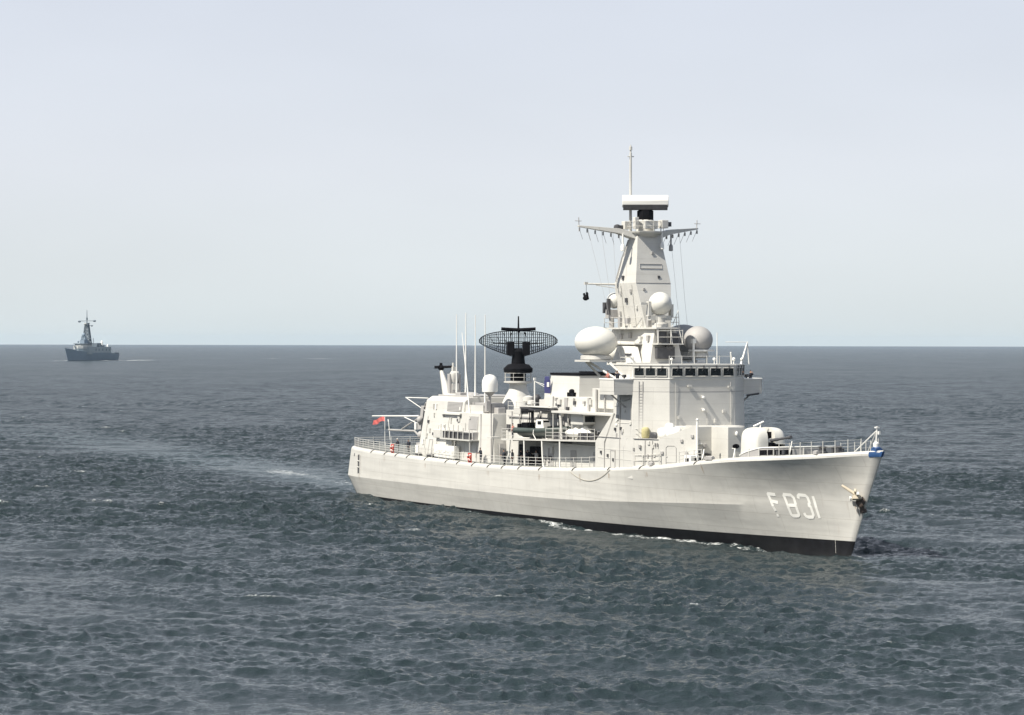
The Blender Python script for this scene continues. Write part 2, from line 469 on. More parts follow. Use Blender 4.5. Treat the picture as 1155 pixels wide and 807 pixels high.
    L.new(math_('SUBTRACT', 0.45, math_('MULTIPLY', attr('lost'), 1.4)), p.inputs['Specular IOR Level'])
    # broad gust patches: rougher or smoother water
    gust = noise(0.012, 4, 0.6, (1.0, 0.6, 1))
    rgh = math_('ADD', math_('ADD', math_('MULTIPLY', attr('lost'), 0.8), 0.07), math_('MULTIPLY', math_('SUBTRACT', gust, 0.5), 0.10), True)
    # foam
    fn = noise(0.8, 8, 0.78, (1.0, 1.0, 1.0)); fn2 = noise(4.0, 4, 0.7)
    fsum = math_('ADD', math_('MULTIPLY', fn, 0.75), math_('MULTIPLY', fn2, 0.25))
    fm = math_('MULTIPLY', math_('SUBTRACT', math_('ADD', attr('foam'), math_('MULTIPLY', math_('SUBTRACT', fsum, 0.5), 3.4)), 0.66), 2.6, True)
    cn = noise(0.16, 2, 0.5); 
    cm = math_('MULTIPLY', math_('MULTIPLY', attr('cap'), math_('MULTIPLY', math_('SUBTRACT', cn, 0.625), 14.0, True)), math_('MULTIPLY', math_('SUBTRACT', fn2, 0.45), 9.0, True), True)
    ff = math_('MAXIMUM', fm, cm)
    # water body colour varies slightly with depth of churned water
    mx0 = N.new('ShaderNodeMix'); mx0.data_type = 'RGBA'
    mx0.inputs[6].default_value = (0.018, 0.028, 0.031, 1); mx0.inputs[7].default_value = (0.026, 0.046, 0.048, 1)
    L.new(math_('MULTIPLY', attr('slick'), 0.7), mx0.inputs[0])
    mx = N.new('ShaderNodeMix'); mx.data_type = 'RGBA'
    L.new(ff, mx.inputs[0]); L.new(mx0.outputs[2], mx.inputs[6]); mx.inputs[7].default_value = (0.64, 0.66, 0.66, 1)
    L.new(mx.outputs[2], p.inputs['Base Color'])
    L.new(math_('ADD', rgh, math_('MULTIPLY', ff, 0.6), True), p.inputs['Roughness'])
    me.materials.append(m)
    o = bpy.data.objects.new('sea', me); col.objects.link(o)
    tag(o, 'dark grey blue sea with short choppy waves', None, None, 'structure')
    return o

FAR_O = Vector((-470.0, 2815.0, 0.0))
FAR_FOAM = [(-471, 2800, 4, 60, 1.0), (-478, 2795, 4, 60, .95), (-433, 2840, 5, 60, .95), (-410, 2890, 7, 90, 1.1), (-398, 2900, 8, 70, .95), (-422, 2870, 5, 70, .8), (-235, 3230, 30, 60, 0.75), (-290, 3230, 22, 60, 0.7), (-345, 3150, 16, 50, 0.6)]
build_sea()

# ================================================================== FRIGATE
ship = empty('frigate', SHIP_O, SHIP_PSI)
tag(ship, 'large pale grey frigate numbered F 831 steaming in front, tall enclosed mast and white domes', 'warship')

def part(mb, name, m, parent=None, smooth=None, bevel=0.0):
    return mb.build(name, m, parent if parent is not None else ship, smooth, bevel)

# ---- hull
h = MB()
nl = len(LINES)
for side in (-1, 1):
    for li in range(nl - 1):
        A, Bq = LINES[li], LINES[li + 1]
        h.mi = 1 if li < 2 else 0
        vs = [(p[0], side * p[1], p[2]) for p in A] + [(p[0], side * p[1], p[2]) for p in Bq]
        h.add(vs, [(i, i + 1, NS + i + 1, NS + i) for i in range(NS - 1)])
h.mi = 2
A = LINES[-1]
h.add([(p[0], -p[1], p[2]) for p in A] + [(p[0], p[1], p[2]) for p in A], [(i, i + 1, NS + i + 1, NS + i) for i in range(NS - 1)])
h.mi = 0
for li in range(nl - 1):                                    # transom and stem
    for e in (0, NS - 1):
        p, q = LINES[li][e], LINES[li + 1][e]
        h.mi = 1 if li < 2 else 0
        h.add([(p[0], -p[1], p[2]), (p[0], p[1], p[2]), (q[0], q[1], q[2]), (q[0], -q[1], q[2])], [(0, 1, 2, 3)])
hull = MB.build(h, 'hull', [HULLP, BOOT, DECK], ship)
bm = bmesh.new(); bm.from_mesh(hull.data)
bmesh.ops.remove_doubles(bm, verts=bm.verts, dist=0.001)
bmesh.ops.recalc_face_normals(bm, faces=bm.faces)
bm.to_mesh(hull.data); bm.free()
hull.data.polygons.foreach_set('use_smooth', [True] * len(hull.data.polygons))
_me = hull.data
_kn = [(p[0], p[2]) for p in LINES[4]]; _kx = [p[0] for p in _kn]; _kz = [p[1] for p in _kn]
_ed = _me.attributes.new('sharp_edge', 'BOOLEAN', 'EDGE')
_flags = []
for e in _me.edges:
    a, b = _me.vertices[e.vertices[0]].co, _me.vertices[e.vertices[1]].co
    c = (a + b) / 2
    on_kn = abs(c.z - np.interp(c.x, _kx, _kz)) < 0.02 and abs(a.x - b.x) > 0.05 and c.x < 101
    on_dk = c.z > Z_DK(c.x) - 0.03 and abs(a.x - b.x) > 0.05
    end = c.x < 0.8 and abs(a.x - b.x) < 0.6 and abs(a.y - b.y) < 0.5
    _flags.append(bool(on_kn or on_dk or (end and c.x < 0.3)))
_ed.data.foreach_set('value', _flags)

def on_hull(x, z, out=0.02):
    """point on the starboard side of the hull"""
    return Vector((x, -(hull_y(x, z) + out), z))

def ribbon(mb, pts, w, out=0.025):
    """painted stroke of width w following the starboard hull side; pts in (x, z)"""
    fine = []
    for (a, b) in zip(pts[:-1], pts[1:]):
        n = max(2, int(math.dist(a, b) / 0.25))
        fine += [(a[0] + (b[0] - a[0]) * i / n, a[1] + (b[1] - a[1]) * i / n) for i in range(n)]
    fine.append(pts[-1])
    vs = []
    for i, p in enumerate(fine):
        a, b = fine[max(i - 1, 0)], fine[min(i + 1, len(fine) - 1)]
        dx, dz = b[0] - a[0], b[1] - a[1]; l = math.hypot(dx, dz)
        nx, nz = -dz / l * w / 2, dx / l * w / 2
        vs += [on_hull(p[0] + nx, p[1] + nz, out), on_hull(p[0] - nx, p[1] - nz, out)]
    mb.add(vs, [(2 * i, 2 * i + 1, 2 * i + 3, 2 * i + 2) for i in range(len(fine) - 1)])

# hull number, painted strokes given as (x, z) on the starboard bow
NUMBER = {'F': [[(105.14, 5.61), (105.6, 3.84)], [(105.14, 5.56), (106.18, 5.50)], [(105.45, 4.82), (106.27, 4.73)]],
          '.': [[(105.52, 3.41), (105.80, 3.41)]],
          '8': [[(107.24, 5.58), (108.22, 5.55), (108.49, 5.31), (108.57, 4.71), (108.4, 4.55), (107.48, 4.53), (107.24, 5.58)], [(107.48, 4.53), (107.58, 3.6), (107.77, 3.47), (108.44, 3.51), (108.63, 3.65), (108.57, 4.45), (108.4, 4.55)]],
          '3': [[(109.1, 5.25), (109.14, 5.50), (109.32, 5.63), (110.12, 5.6), (110.32, 5.4), (110.42, 4.88), (110.2, 4.66)], [(110.2, 4.70), (110.48, 4.5), (110.56, 3.73), (110.35, 3.49), (109.75, 3.46), (109.49, 3.55), (109.37, 3.84)]],
          '1': [[(111.04, 5.58), (111.27, 3.41)]]}
for ch, strokes in NUMBER.items():
    q = MB()
    for k, st in enumerate(strokes): ribbon(q, [(a_x - 0.55, a_z) for a_x, a_z in st], 0.33 if ch != '.' else 0.26, 0.022 + 0.004 * k)
    q.build('hull_number', LETTER, hull)
# draught marks near the stem
q = MB()
for k in range(9): ribbon(q, [(112.1 + .02 * k, 0.15 + .14 * k), (112.1 + .02 * k, 0.22 + .14 * k)], .05, .02)
build_each(q, 'draught_mark', LETTER, hull)


# black openings at the starboard quarter, dark ticks modelled as stanchion-foot shadows along the deck edge
o_ = MB()
for (x0, x1, z0, z1) in ((2.6, 3.5, 3.0, 5.5), (0.55, 0.95, 5.2, 5.6)):
    vs = []; n = 6
    for i in range(n + 1):
        z = z0 + (z1 - z0) * i / n
        vs += [on_hull(x0, z, 0.012), on_hull(x1, z, 0.012)]
    o_.add(vs, [(2 * i, 2 * i + 1, 2 * i + 3, 2 * i + 2) for i in range(n)])
build_each(o_, 'mooring_port', STEEL, hull)
for (x0, x1, z0, z1) in ((2.6, 3.5, 3.0, 5.5),):
    q = MB()
    for t in (0.33, 0.66):
        z = z0 + (z1 - z0) * t
        q.tube([on_hull(x0, z, 0.06), on_hull(x1, z, 0.06)], 0.09)
    q.tube([on_hull(x0, z0, 0.05), on_hull(x0, z1, 0.05)], 0.06); q.tube([on_hull(x1, z0, 0.05), on_hull(x1, z1, 0.05)], 0.06)
    q.build('roller', PAINT, hull, 40)
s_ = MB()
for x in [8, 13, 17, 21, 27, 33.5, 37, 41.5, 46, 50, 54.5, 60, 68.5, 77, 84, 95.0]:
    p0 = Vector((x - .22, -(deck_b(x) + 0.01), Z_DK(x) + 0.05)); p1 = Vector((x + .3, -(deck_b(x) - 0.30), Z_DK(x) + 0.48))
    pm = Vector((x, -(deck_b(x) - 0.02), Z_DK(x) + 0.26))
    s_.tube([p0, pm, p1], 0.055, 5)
build_each(s_, 'stanchion_shadow', STEEL, hull)
for x, l in ((86.0, 0.7), (97.3, 1.3), (113.0, 0.6)):                    # fairleads
    q = MB(); b = deck_b(x); z = deck_z(x)
    q.rbox((x, -(b - 0.25), z + 0.12), (l, 0.4, 0.3), 0.1); q.tube([(x - l / 2, -(b - .25), z + .2), (x + l / 2, -(b - .3), z + .25)], 0.12, 8)
    q.build('fairlead', GREYP, hull, 40)
# loose rope bight hanging on the side amidships
q = MB(); q.tube([on_hull(68.0 + 9.5 * t, 6.15 + 0.7 * t - 1.25 * 4 * t * (1 - t) * 0.9, 0.05) for t in [i / 16 for i in range(17)]], 0.026, 5)
q.build('hanging_rope', ROPE, hull)
# blue cap round the stem head with the bullring
q = MB()
n = 14; ring = []
capl = []
for dz in (-0.16, 0.0, 0.34):
    row = []
    for side in (-1, 1):
        xs = np.linspace(118.45, 119.66 + 0.5 * dz, n)
        for x in (xs if side < 0 else xs[::-1]):
            z = Z_DK(x) + dz
            y = max(hull_y(x, min(z, Z_DK(x))) if dz <= 0 else deck_b(x) - 0.02, 0.09)
            row.append((x + (0.06 if abs(x - xs[-1]) < 1e-6 else 0), side * (max(y, 0.06) + 0.035), z))
    capl.append(row)
q.loft(capl, caps=True)
q.build('bow_cap', BLUE, hull, 40)
q = MB(); q.tube([(118.7 + 0.32 * math.cos(t), 0.28 * math.sin(t), 10.55 + 0.0 * t) for t in np.linspace(0, 2 * math.pi, 15)], 0.12, 6)
q.rbox((118.7, 0, 10.35), (0.9, 0.7, 0.35)); q.build('bullring', BLUE, hull, 40)
# stem anchor with its dark hawse
q = MB()
for t in np.linspace(0, 1, 2): pass
hz = []
q.lathe([(0.05, -0.1), (0.48, 0.0), (0.52, 0.10), (0.38, 0.18), (0.05, 0.14)], (116.75, -0.50, 5.35), 16, Matrix.Rotation(R(78), 4, 'X') @ Matrix.Rotation(R(26), 4, 'Y'))
q.rbox((116.45, -0.10, 4.75), (0.45, 0.5, 1.0), 0, R(-22))
q.build('hawse_plate', mat('rusty_hawse', (.05, .036, .028), .8, var=.4, scale=3), hull, 40)
anc = MB()
anc.tube([(117.3, -0.72, 5.75), (115.75, -2.0, 6.95)], 0.20, 8, 0.14)
anc.rbox((117.05, -0.95, 5.68), (0.5, 1.0, 0.36), R(-20), R(-25))
anc.rbox((116.9, -1.0, 6.2), (1.3, 0.22, 0.34), R(-38), R(-30))
an = anc.build('anchor', TAN, ship, 40); an.location = (11.4, -0.10, 0.62); an.scale = (0.90, 0.90, 0.90)
q = MB(); q.rbox((117.25, -1.0, 6.1), (1.2, 0.24, 0.3), R(-28), R(-12)); q.rbox((116.3, -1.25, 5.55), (0.5, 0.2, 0.35), R(-25), R(20)); q.build('anchor_stock', WHITE, an)

q = MB()
rr_ = random.Random(9)
for (x, z, l) in ((115.9, 5.1, 1.3), (115.5, 5.3, .8), (96.2, 8.2, 1.1), (85.2, 6.9, .9), (77.2, 6.4, 1.0), (60.1, 5.5, .8), (46.1, 5.3, .7), (27.1, 5.4, .9), (13.1, 5.6, .7), (3.1, 2.9, 1.0), (70.3, 6.0, .9)):
    for k in range(3):
        x0 = x + rr_.uniform(-.25, .25); l0 = l * rr_.uniform(.5, 1.0)
        ribbon(q, [(x0, z), (x0 + rr_.uniform(-.04, .04), z - l0)], rr_.uniform(.03, .07), .012 + .002 * k)
build_each(q, 'rust_run', mat('thin_rust', (0.40, 0.33, 0.26), .8, var=.2, scale=3), hull)

# ---- railings
stan = None
def railing(pts, hgt=1.05, nr=3, spacing=1.7, name='railing', parent=None, m=None, r=0.03, posts=True, curve=True):
    global stan
    m = m or PAINT
    mb = MB(); P = [Vector(p) for p in pts]
    for k in range(nr):
        zz = hgt * (k + 1) / nr
        mb.tube([p + Vector((0, 0, zz)) for p in P], r, 5)
    ob = mb.build(name, m, parent if parent is not None else ship, 60)
    if posts:
        L = [0.0]
        for a, b in zip(P[:-1], P[1:]): L.append(L[-1] + (b - a).length)
        n = max(1, round(L[-1] / spacing))
        for i in range(n + 1):
            d = L[-1] * i / n
            j = min(max(int(np.searchsorted(L, d)) - 1, 0), len(P) - 2)
            t = (d - L[j]) / max(L[j + 1] - L[j], 1e-6)
            p = P[j].lerp(P[j + 1], t)
            if stan is None:
                stan = MB().tube([(0, 0, 0), (0, 0, 1.12)], 0.042, 6).build('stanchion', PAINT, ob, 60); c = stan
            else:
                c = stan.copy(); col.objects.link(c); c.parent = ob
            c.location = p; c.scale = (1, 1, hgt / 1.05)
    return ob

def edge(x, inset=0.30, side=-1): return (x, side * (deck_b(x) - inset), deck_z(x) - 0.02)
railing([edge(x) for x in np.linspace(-0.6, 21.5, 14)], 1.15, 4, 2.2)
railing([edge(-0.55), (-0.75, -2, deck_z(0)), (-0.75, 2, deck_z(0)), edge(-0.55, .3, 1)], 1.15, 4, 2.6)
railing([edge(x, .3, 1) for x in np.linspace(-0.6, 21.5, 8)], 1.15, 4, 3.4)
railing([edge(x) for x in np.linspace(22.0, 39.5, 9)], 1.05, 3, 2.2)
railing([edge(x) for x in np.linspace(43.0, 72, 16)], 1.05, 3, 1.95)
railing([edge(x) for x in np.linspace(72.0, 87.6, 9)], 1.1, 2, 1.7)
railing([edge(x) for x in np.linspace(91.5, 95.8, 4)], 1.1, 3, 1.4)
railing([edge(x) for x in np.linspace(108.3, 117.5, 9)], 1.15, 2, 1.5, r=0.009)
railing([edge(x, .3, 1) for x in np.linspace(104.0, 117.5, 9)], 1.15, 2, 1.8, r=0.009)

q = MB()
for x in np.linspace(-0.5, 21.2, 64):
    p = Vector(edge(x)); q.tube([p, p + Vector((0, 0, .78))], .024, 4)
for y in np.linspace(-5, 5, 26):
    q.tube([(-0.75, y, deck_z(0)), (-0.75, y, deck_z(0) + .78)], .024, 4)
for x in np.linspace(-0.5, 21.2, 50):
    p = Vector(edge(x, .3, 1)); q.tube([p, p + Vector((0, 0, .9))], .03, 4)
part(q, 'rail_netting', GREYP)

# jackstaff with its stays
q = MB(); q.tube([(118.55, 0, 10.2), (118.75, 0, 12.6)], 0.10, 8, 0.07); q.tube([(118.7, 0, 12.2), (116.0, -0.75, deck_z(116))], 0.055, 6); q.tube([(118.7, 0, 12.2), (116.0, 0.75, deck_z(116))], 0.055, 6)
q.rbox((118.75, 0, 12.5), (0.35, 0.35, 0.12)); q.rbox((118.95, 0.1, 12.0), (0.2, 0.2, 0.3)); q.lathe([(0.05, -.3), (0.28, -.2), (0.3, .25), (.05, .45)], (118.6, 0, 10.75), 10)
part(q, 'jackstaff', WHITE, None, 40)

# ---- hangar block
hg = MB()
hg.loft([[(21.6, -5.7, 5.4), (34.2, -5.7, 5.4), (34.2, 5.7, 5.4), (21.6, 5.7, 5.4)],
         [(21.7, -5.65, 7.2), (34.2, -5.65, 7.2), (34.2, 5.65, 7.2), (21.7, 5.65, 7.2)],
         [(22.4, -4.85, 13.2), (34.2, -4.85, 13.2), (34.2, 4.85, 13.2), (22.4, 4.85, 13.2)],
         [(22.9, -4.3, 13.7), (34.2, -4.3, 13.7), (34.2, 4.3, 13.7), (22.9, 4.3, 13.7)]])
hangar = part(hg, 'hangar', PAINT, None, None, 0.06)
h2 = MB()
h2.loft([[(34.2, -5.68, 5.4), (40.8, -5.68, 5.4), (42.6, -4.7, 5.4), (42.6, 4.7, 5.4), (40.8, 5.68, 5.4), (34.2, 5.68, 5.4)],
         [(34.2, -5.25, 11.9), (40.0, -5.25, 11.9), (41.8, -4.6, 11.9), (41.8, 4.6, 11.9), (40.0, 5.25, 11.9), (34.2, 5.25, 11.9)]])
ann = part(h2, 'aft_deckhouse', PAINT, None, None, 0.05)
q = MB(); q.box(34.2, 39.4, -4.75, -4.6, 11.9, 12.85); q.box(34.2, 39.4, 4.6, 4.75, 11.9, 12.85); build_each(q, 'bulwark_screen', PAINT, ann)
q = MB(); q.box(34.3, 40.0, -3.9, -2.2, 11.9, 13.1); q.box(35, 37, 1.0, 3.4, 11.9, 13.4); q.box(38.8, 41.2, -3.6, -2.6, 11.9, 12.6); build_each(q, 'roof_locker', GREYP, ann, None, .05)
# panels painted grey for the shade of their facing, slats added, with ledge
def side_panel(mb, x0, x1, z0, z1, yf, t=0.05):
    y0, y1 = yf(z0), yf(z1)
    mb.loft([[(x0, y0 - t, z0), (x1, y0 - t, z0), (x1, y0 + .05, z0), (x0, y0 + .05, z0)], [(x0, y1 - t, z1), (x1, y1 - t, z1), (x1, y1 + .05, z1), (x0, y1 + .05, z1)]])
hy = lambda z: -5.65 + 0.8 * (z - 7.2) / 6.0
h2y = lambda z: -5.68 + 0.43 * (z - 5.4) / 6.5
q = MB(); side_panel(q, 29.2, 33.6, 11.95, 13.15, hy); 
for k in range(7): side_panel(q, 29.2, 33.6, 12.0 + k * .165, 12.06 + k * .165, hy, .09)
q.build('shade_grey_panel', GREYP, hangar)
q = MB(); side_panel(q, 28.4, 34.0, 11.55, 11.75, hy, .4); q.build('rain_ledge', PAINT, hangar)
q = MB(); side_panel(q, 36.5, 39.2, 9.9, 11.5, h2y, .06); q.build('shade_grey_panel', GREYP, ann)  # second panel, its shade likewise put in as grey paint
q = MB(); q.add([(36.2, h2y(9.8) - .05, 9.8), (39.3, h2y(9.2) - .05, 9.2), (39.3, h2y(9.2) - .5, 9.0), (36.2, h2y(9.8) - .5, 9.6)], [(0, 1, 2, 3)]); q.rbox((39.2, -5.75, 9.15), (.5, .7, .9)); q.build('vent_hood', GREYP, ann)
# roller door and gear on the after face of the hangar
q = MB()
q.rbox((21.55, 0, 8.8), (0.12, 7.6, 6.2), 0, R(5))
for k in range(12): q.rbox((21.45 + .035 * k, 0, 6.0 + k * .5), (0.1, 7.6, .06), 0, R(5))
q.build('hangar_door', GREYP, hangar)
q = MB()
q.tube([(19.3, -4.6, 11.05), (3.6, -4.6, 10.65)], 0.10, 8, 0.07); q.tube([(21.9, -4.6, 9.6), (14.5, -4.6, 10.8)], 0.06)
q.tube([(22.3, -4.6, 13.4), (15.0, -4.6, 13.35)], 0.07); q.tube([(15.0, -4.6, 13.35), (22.2, -4.8, 11.7)], 0.05)
part(q, 'boom', WHITE, None, 50)
q = MB(); q.tube([(8.3, -4.2, 8.95), (17.0, -4.2, 9.05), (19.2, -4.2, 8.2), (20.6, -4.2, 6.2)], 0.13, 8); q.rbox((20.3, -4.6, 7.0), (0.9, 1.2, 1.4)); q.rbox((20.4, -4.6, 9.9), (0.7, .9, 1.0), .2); q.rbox((20.9, -4.5, 11.6), (0.7, .8, 1.5), .1, .2)
q.tube([(13.0, -4.3, 9.2), (21.4, -4.6, 11.4)], .09, 6); q.tube([(18.2, -4.6, 9.4), (21.6, -4.6, 12.8)], .11, 6); q.ell((20.6, -5.0, 10.6), .45, .45, .5, 12, 8); q.ell((20.8, -5.0, 8.7), .5, .4, .5, 12, 8)
part(q, 'deck_crane', GREYP, None, 40)
q = MB(); q.rbox((20.9, -5.1, 6.75), (0.9, 1.0, 1.3)); q.rbox((19.3, -4.9, 9.75), (.5, .5, .9)); part(q, 'deck_locker', WHITE, None, None, .04)
# side platform with racks
q = MB(); q.box(30.8, 39.8, -6.75, -5.35, 8.55, 8.7); pl = part(q, 'side_platform', PAINT)
q = MB()
for x in (31.2, 32.5, 33.8, 35.0): q.box(x, x + 0.75, -6.5, -5.7, 8.7, 9.6)
q.box(36.0, 39.0, -6.4, -5.8, 8.7, 9.5); build_each(q, 'stowage_rack', STEEL, pl)
q = MB()
for x in (30.9, 32.2, 33.5, 34.7, 36.1, 37.6, 39.5): q.tube([(x, -6.65, 8.7), (x, -6.6, 10.4 - .3 * (int(x) % 2))], 0.06)
q.tube([(30.9, -6.65, 9.6), (39.5, -6.65, 9.6)], .03); q.tube([(39.5, -6.6, 8.6), (39.5, -6.6, 6.1)], .06); q.tube([(35, -6.6, 8.6), (35, -6.6, 6.1)], .06); build_each(q, 'support_post', PAINT, pl)
q = MB(); q.box(28.2, 34.6, -6.35, -5.75, 6.2, 7.75)
for k in range(5): q.box(28.6 + 1.2 * k, 29.3 + 1.2 * k, -6.42, -6.34, 6.9, 7.5)
part(q, 'deck_locker', WHITE, None, None, .03)
q = MB(); q.box(27.0, 31.0, -5.95, -5.35, 8.6, 9.6); q.box(31.5, 33.2, -6.2, -5.4, 7.9, 9.2); part(q, 'deck_locker', PAINT, None, None, .04)
q = MB(); q.box(25.9, 27.5, -6.4, -5.7, 6.15, 6.5); q.box(28.3, 34.5, -6.4, -5.8, 6.05, 6.2); q.box(22.3, 23.0, -6.4, -5.8, 6.1, 6.5); part(q, 'bollard', STEEL, None, None, .03)

def wall_door(parent, x, z0, w=0.85, hh=1.8, yf=None, m=None):
    q = MB(); side_panel(q, x, x + w, z0, z0 + hh, yf, .035); d = q.build('door', m or PAINT, parent, None, .01)
    f = MB()
    side_panel(f, x - .07, x, z0 - .07, z0 + hh + .07, yf, .07); side_panel(f, x + w, x + w + .07, z0 - .07, z0 + hh + .07, yf, .07); side_panel(f, x, x + w, z0 + hh, z0 + hh + .07, yf, .07)
    f.build('door_frame', GREYP, parent)
    return d
wall_door(hangar, 25.0, 6.4, .9, 1.85, hy)
q = MB()
for (x, z) in ((26.0, 9.0), (24.0, 10.5), (33.0, 10.9)): q.rbox((x, hy(z) - .1, z), (.3, .2, .35))
build_each(q, 'deck_light', STEEL, hangar)
q = MB(); q.tube([(42.3, -5.0, 6.0), (42.0, -4.9, 12.0)], .09); q.tube([(40.6, -5.6, 6.0), (40.0, -5.35, 11.9)], .05); build_each(q, 'drain_pipe', GREYP, ann)
# door and cable trays on the forward face of the after deckhouse
q = MB(); q.rbox((42.35, -2.4, 9.6), (.08, 1.0, 2.1), 0, R(-6)); q.rbox((42.3, 0.2, 9.4), (.15, 1.4, 1.6), 0, R(-6)); q.rbox((42.6, -3.7, 7.6), (.3, .7, 1.4), 0, R(-5)); build_each(q, 'door', GREYP, ann)

# ---- after tracker and its slim stand on the hangar roof
q = MB(); q.loft([[(15.9 + 6.6 + .9 * math.cos(t), -2.0 + .55 * math.sin(t), 13.6) for t in np.linspace(0, 2 * math.pi, 13)[:-1]],
                  [(15.4 + 6.6 - .55 + .62 * math.cos(t), -2.0 + .38 * math.sin(t), 15.4) for t in np.linspace(0, 2 * math.pi, 13)[:-1]],
                  [(14.9 + 6.6 - 1.0 + .3 * math.cos(t), -2.0 + .22 * math.sin(t), 16.9) for t in np.linspace(0, 2 * math.pi, 13)[:-1]]])
stnd = part(q, 'sensor_stand', PAINT, None, 50)
q = MB(); q.ell((20.4, -2.0, 17.25), .55, .4, .38, 12, 8); q.tube([(20.2, -2.0, 17.3), (22.6, -1.4, 17.4)], .16, 8); q.tube([(20.4, -2, 16.9), (20.4, -2, 17.85)], .2, 8); q.rbox((20.2, -2.3, 17.3), (.7, .7, .35), .4); q.build('sensor_head', DARK, stnd, 40)
q = MB(); q.lathe([(1.3, 13.5), (1.3, 13.95), (1.0, 14.0)], (24.6, -2.0, 0), 20); trk = part(q, 'fire_control_tracker', WHITE, None, 40)
q = MB(); q.rbox((24.5, -1.35, 15.2), (.7, .28, 2.6)); q.rbox((24.5, -2.65, 15.2), (.7, .28, 2.6)); q.box(24.0, 25.0, -2.5, -1.5, 13.9, 15.2); q.build('tracker_yoke', GREYP, trk, None, .04)
q = MB(); q.lathe([(.05, -.75), (.55, -.7), (.62, .3), (.48, .62), (.05, .7)], (24.6, -2.0, 16.2), 18, Matrix.Rotation(R(18), 4, 'Y')); q.rbox((24.5, -2.0, 17.15), (.45, .5, .5)); q.tube([(24.5, -2.1, 17), (24.4, -2.1, 17.9)], .14, 8); q.box(24.35, 25.05, -2.42, -1.58, 14.5, 15.3); q.build('tracker_head', PAINT, trk, 40)
q = MB(); q.box(23.2, 33.8, -3.6, 3.6, 13.68, 13.9); q.ell((27, -1.0, 13.9), 1.8, 1.2, .35, 16, 6); q.box(28.5, 30.0, -3.6, -2.8, 13.9, 14.25); q.build('roof_plinth', GREYP, hangar, None, .04)

# ---- whip aerials
for (x, y, z0, z1, rr) in ((26.4, -2.5, 13.8, 24.0, .115), (29.2, -2.5, 13.9, 24.2, .135), (32.1, -2.5, 13.8, 23.9, .115), (35.0, -2.5, 12.6, 23.9, .115)):
    q = MB(); q.tube([(x, y, z0), (x, y, z0 + .9)], .16, 8, .11); q.tube([(x, y, z0 + .9), (x, y, z0 + 4.6), (x, y, z1)], rr, 6, .055); part(q, 'whip_aerial', WHITE, None, 50)
q = MB(); q.tube([(35.7, -4.9, 11.9), (34.4, -4.7, 16), (32.5, -4.5, 21.7)], .10, 6, .04); part(q, 'whip_aerial', WHITE, None, 50)

# ---- satcom dome on its post
q = MB(); q.lathe([(.05, 14.45), (.93, 14.5), (.98, 15.4), (.93, 15.9), (.75, 16.3), (.42, 16.55), (.03, 16.62)], (39.9, -4.1, 0), 26); sd = part(q, 'radome', WHITE, None, 50)
q = MB(); q.tube([(39.9, -4.1, 14.5), (39.9, -4.1, 12.0)], .16, 8); q.lathe([(.2, 14.0), (.7, 14.45)], (39.9, -4.1, 0), 16); q.rbox((39.9, -4.4, 12.8), (.5, .5, 1.2)); q.tube([(39.9, -4.1, 13.2), (38.6, -4.2, 12.6)], .06); q.tube([(39.2, -4.5, 12.7), (37.7, -4.5, 12.6)], .05); q.build('radome_post', GREYP, sd, 40)

# ---- air search radar on its cone
LX, LY = 38.6, 0.3
q = MB(); q.lathe([(2.6, 11.4), (2.35, 12.2), (1.7, 13.7), (1.15, 14.7), (1.0, 15.6)], (LX, LY, 0), 32); 
lw = part(q, 'air_search_radar', PAINT, None, 50)
q = MB(); q.lathe([(1.0, 15.45), (1.75, 15.6), (1.75, 15.75), (1.0, 15.8)], (LX, LY, 0), 28); q.build('platform', PAINT, lw, 30)
railing([(LX + 1.7 * math.cos(t), LY + 1.7 * math.sin(t), 15.75) for t in np.linspace(0, 2 * math.pi, 17)], 1.0, 2, 1.6, parent=lw, r=.025, posts=False)
q = MB()
for t in np.linspace(0, 2 * math.pi, 9)[:-1]: q.tube([(LX + 1.7 * math.cos(t), LY + 1.7 * math.sin(t), 15.7), (LX + 1.7 * math.cos(t), LY + 1.7 * math.sin(t), 16.75)], .03)
q.build('stanchion', PAINT, lw)
q = MB(); q.lathe([(.95, 15.8), (.95, 16.7), (1.75, 16.85), (1.8, 17.3), (1.3, 17.8), (.85, 17.9), (.75, 18.8), (.85, 19.4), (.4, 19.8)], (LX, LY, 0), 22); q.build('turntable', DARK, lw, 40)
LA = R(-24)                                                     # the reflector looks nearly at us
Lm = Matrix.Translation((LX, LY, 0)) @ Matrix.Rotation(LA, 4, 'Z')
def dish_pt(w, z):          # reflector surface: w across, z up (centre 20.7)
    return Lm @ Vector((-0.75 + 0.048 * w * w + 0.05 * (z - 20.3) ** 2, w, z))
def dish_half(w):
    u = abs(w) / 4.8
    top = 20.75 + 1.15 * max(0, 1 - u ** 2.6) ** 0.6
    bot = 20.55 - 1.95 * max(0, 1 - u) ** 0.72 if u > 0.12 else 18.9
    return bot, top
q = MB()
ws = np.linspace(-4.74, 4.74, 41)
for w in ws:
    b0, t0 = dish_half(w)
    q.tube([dish_pt(w, b0 + (t0 - b0) * i / 4) for i in range(5)], .05, 4)
q.tube([dish_pt(w, dish_half(w)[1]) for w in np.linspace(-4.8, 4.8, 41)], .055, 5)
q.tube([dish_pt(w, dish_half(w)[0]) for w in np.linspace(-4.8, 4.8, 41)], .055, 5)
for f in np.linspace(0.12, 0.88, 6):
    q.tube([dish_pt(w, dish_half(w)[0] * (1 - f) + dish_half(w)[1] * f) for w in np.linspace(-4.74, 4.74, 31)], .028, 4)
for w in np.linspace(-3.6, 3.6, 9):                              # backing truss
    b0, t0 = dish_half(w)
    a0 = dish_pt(w, b0 + .2); a1 = dish_pt(w, t0 - .2); bk = Lm @ Vector((-1.35, w * .82, 20.4))
    q.tube([a0, bk, a1], .04, 4)
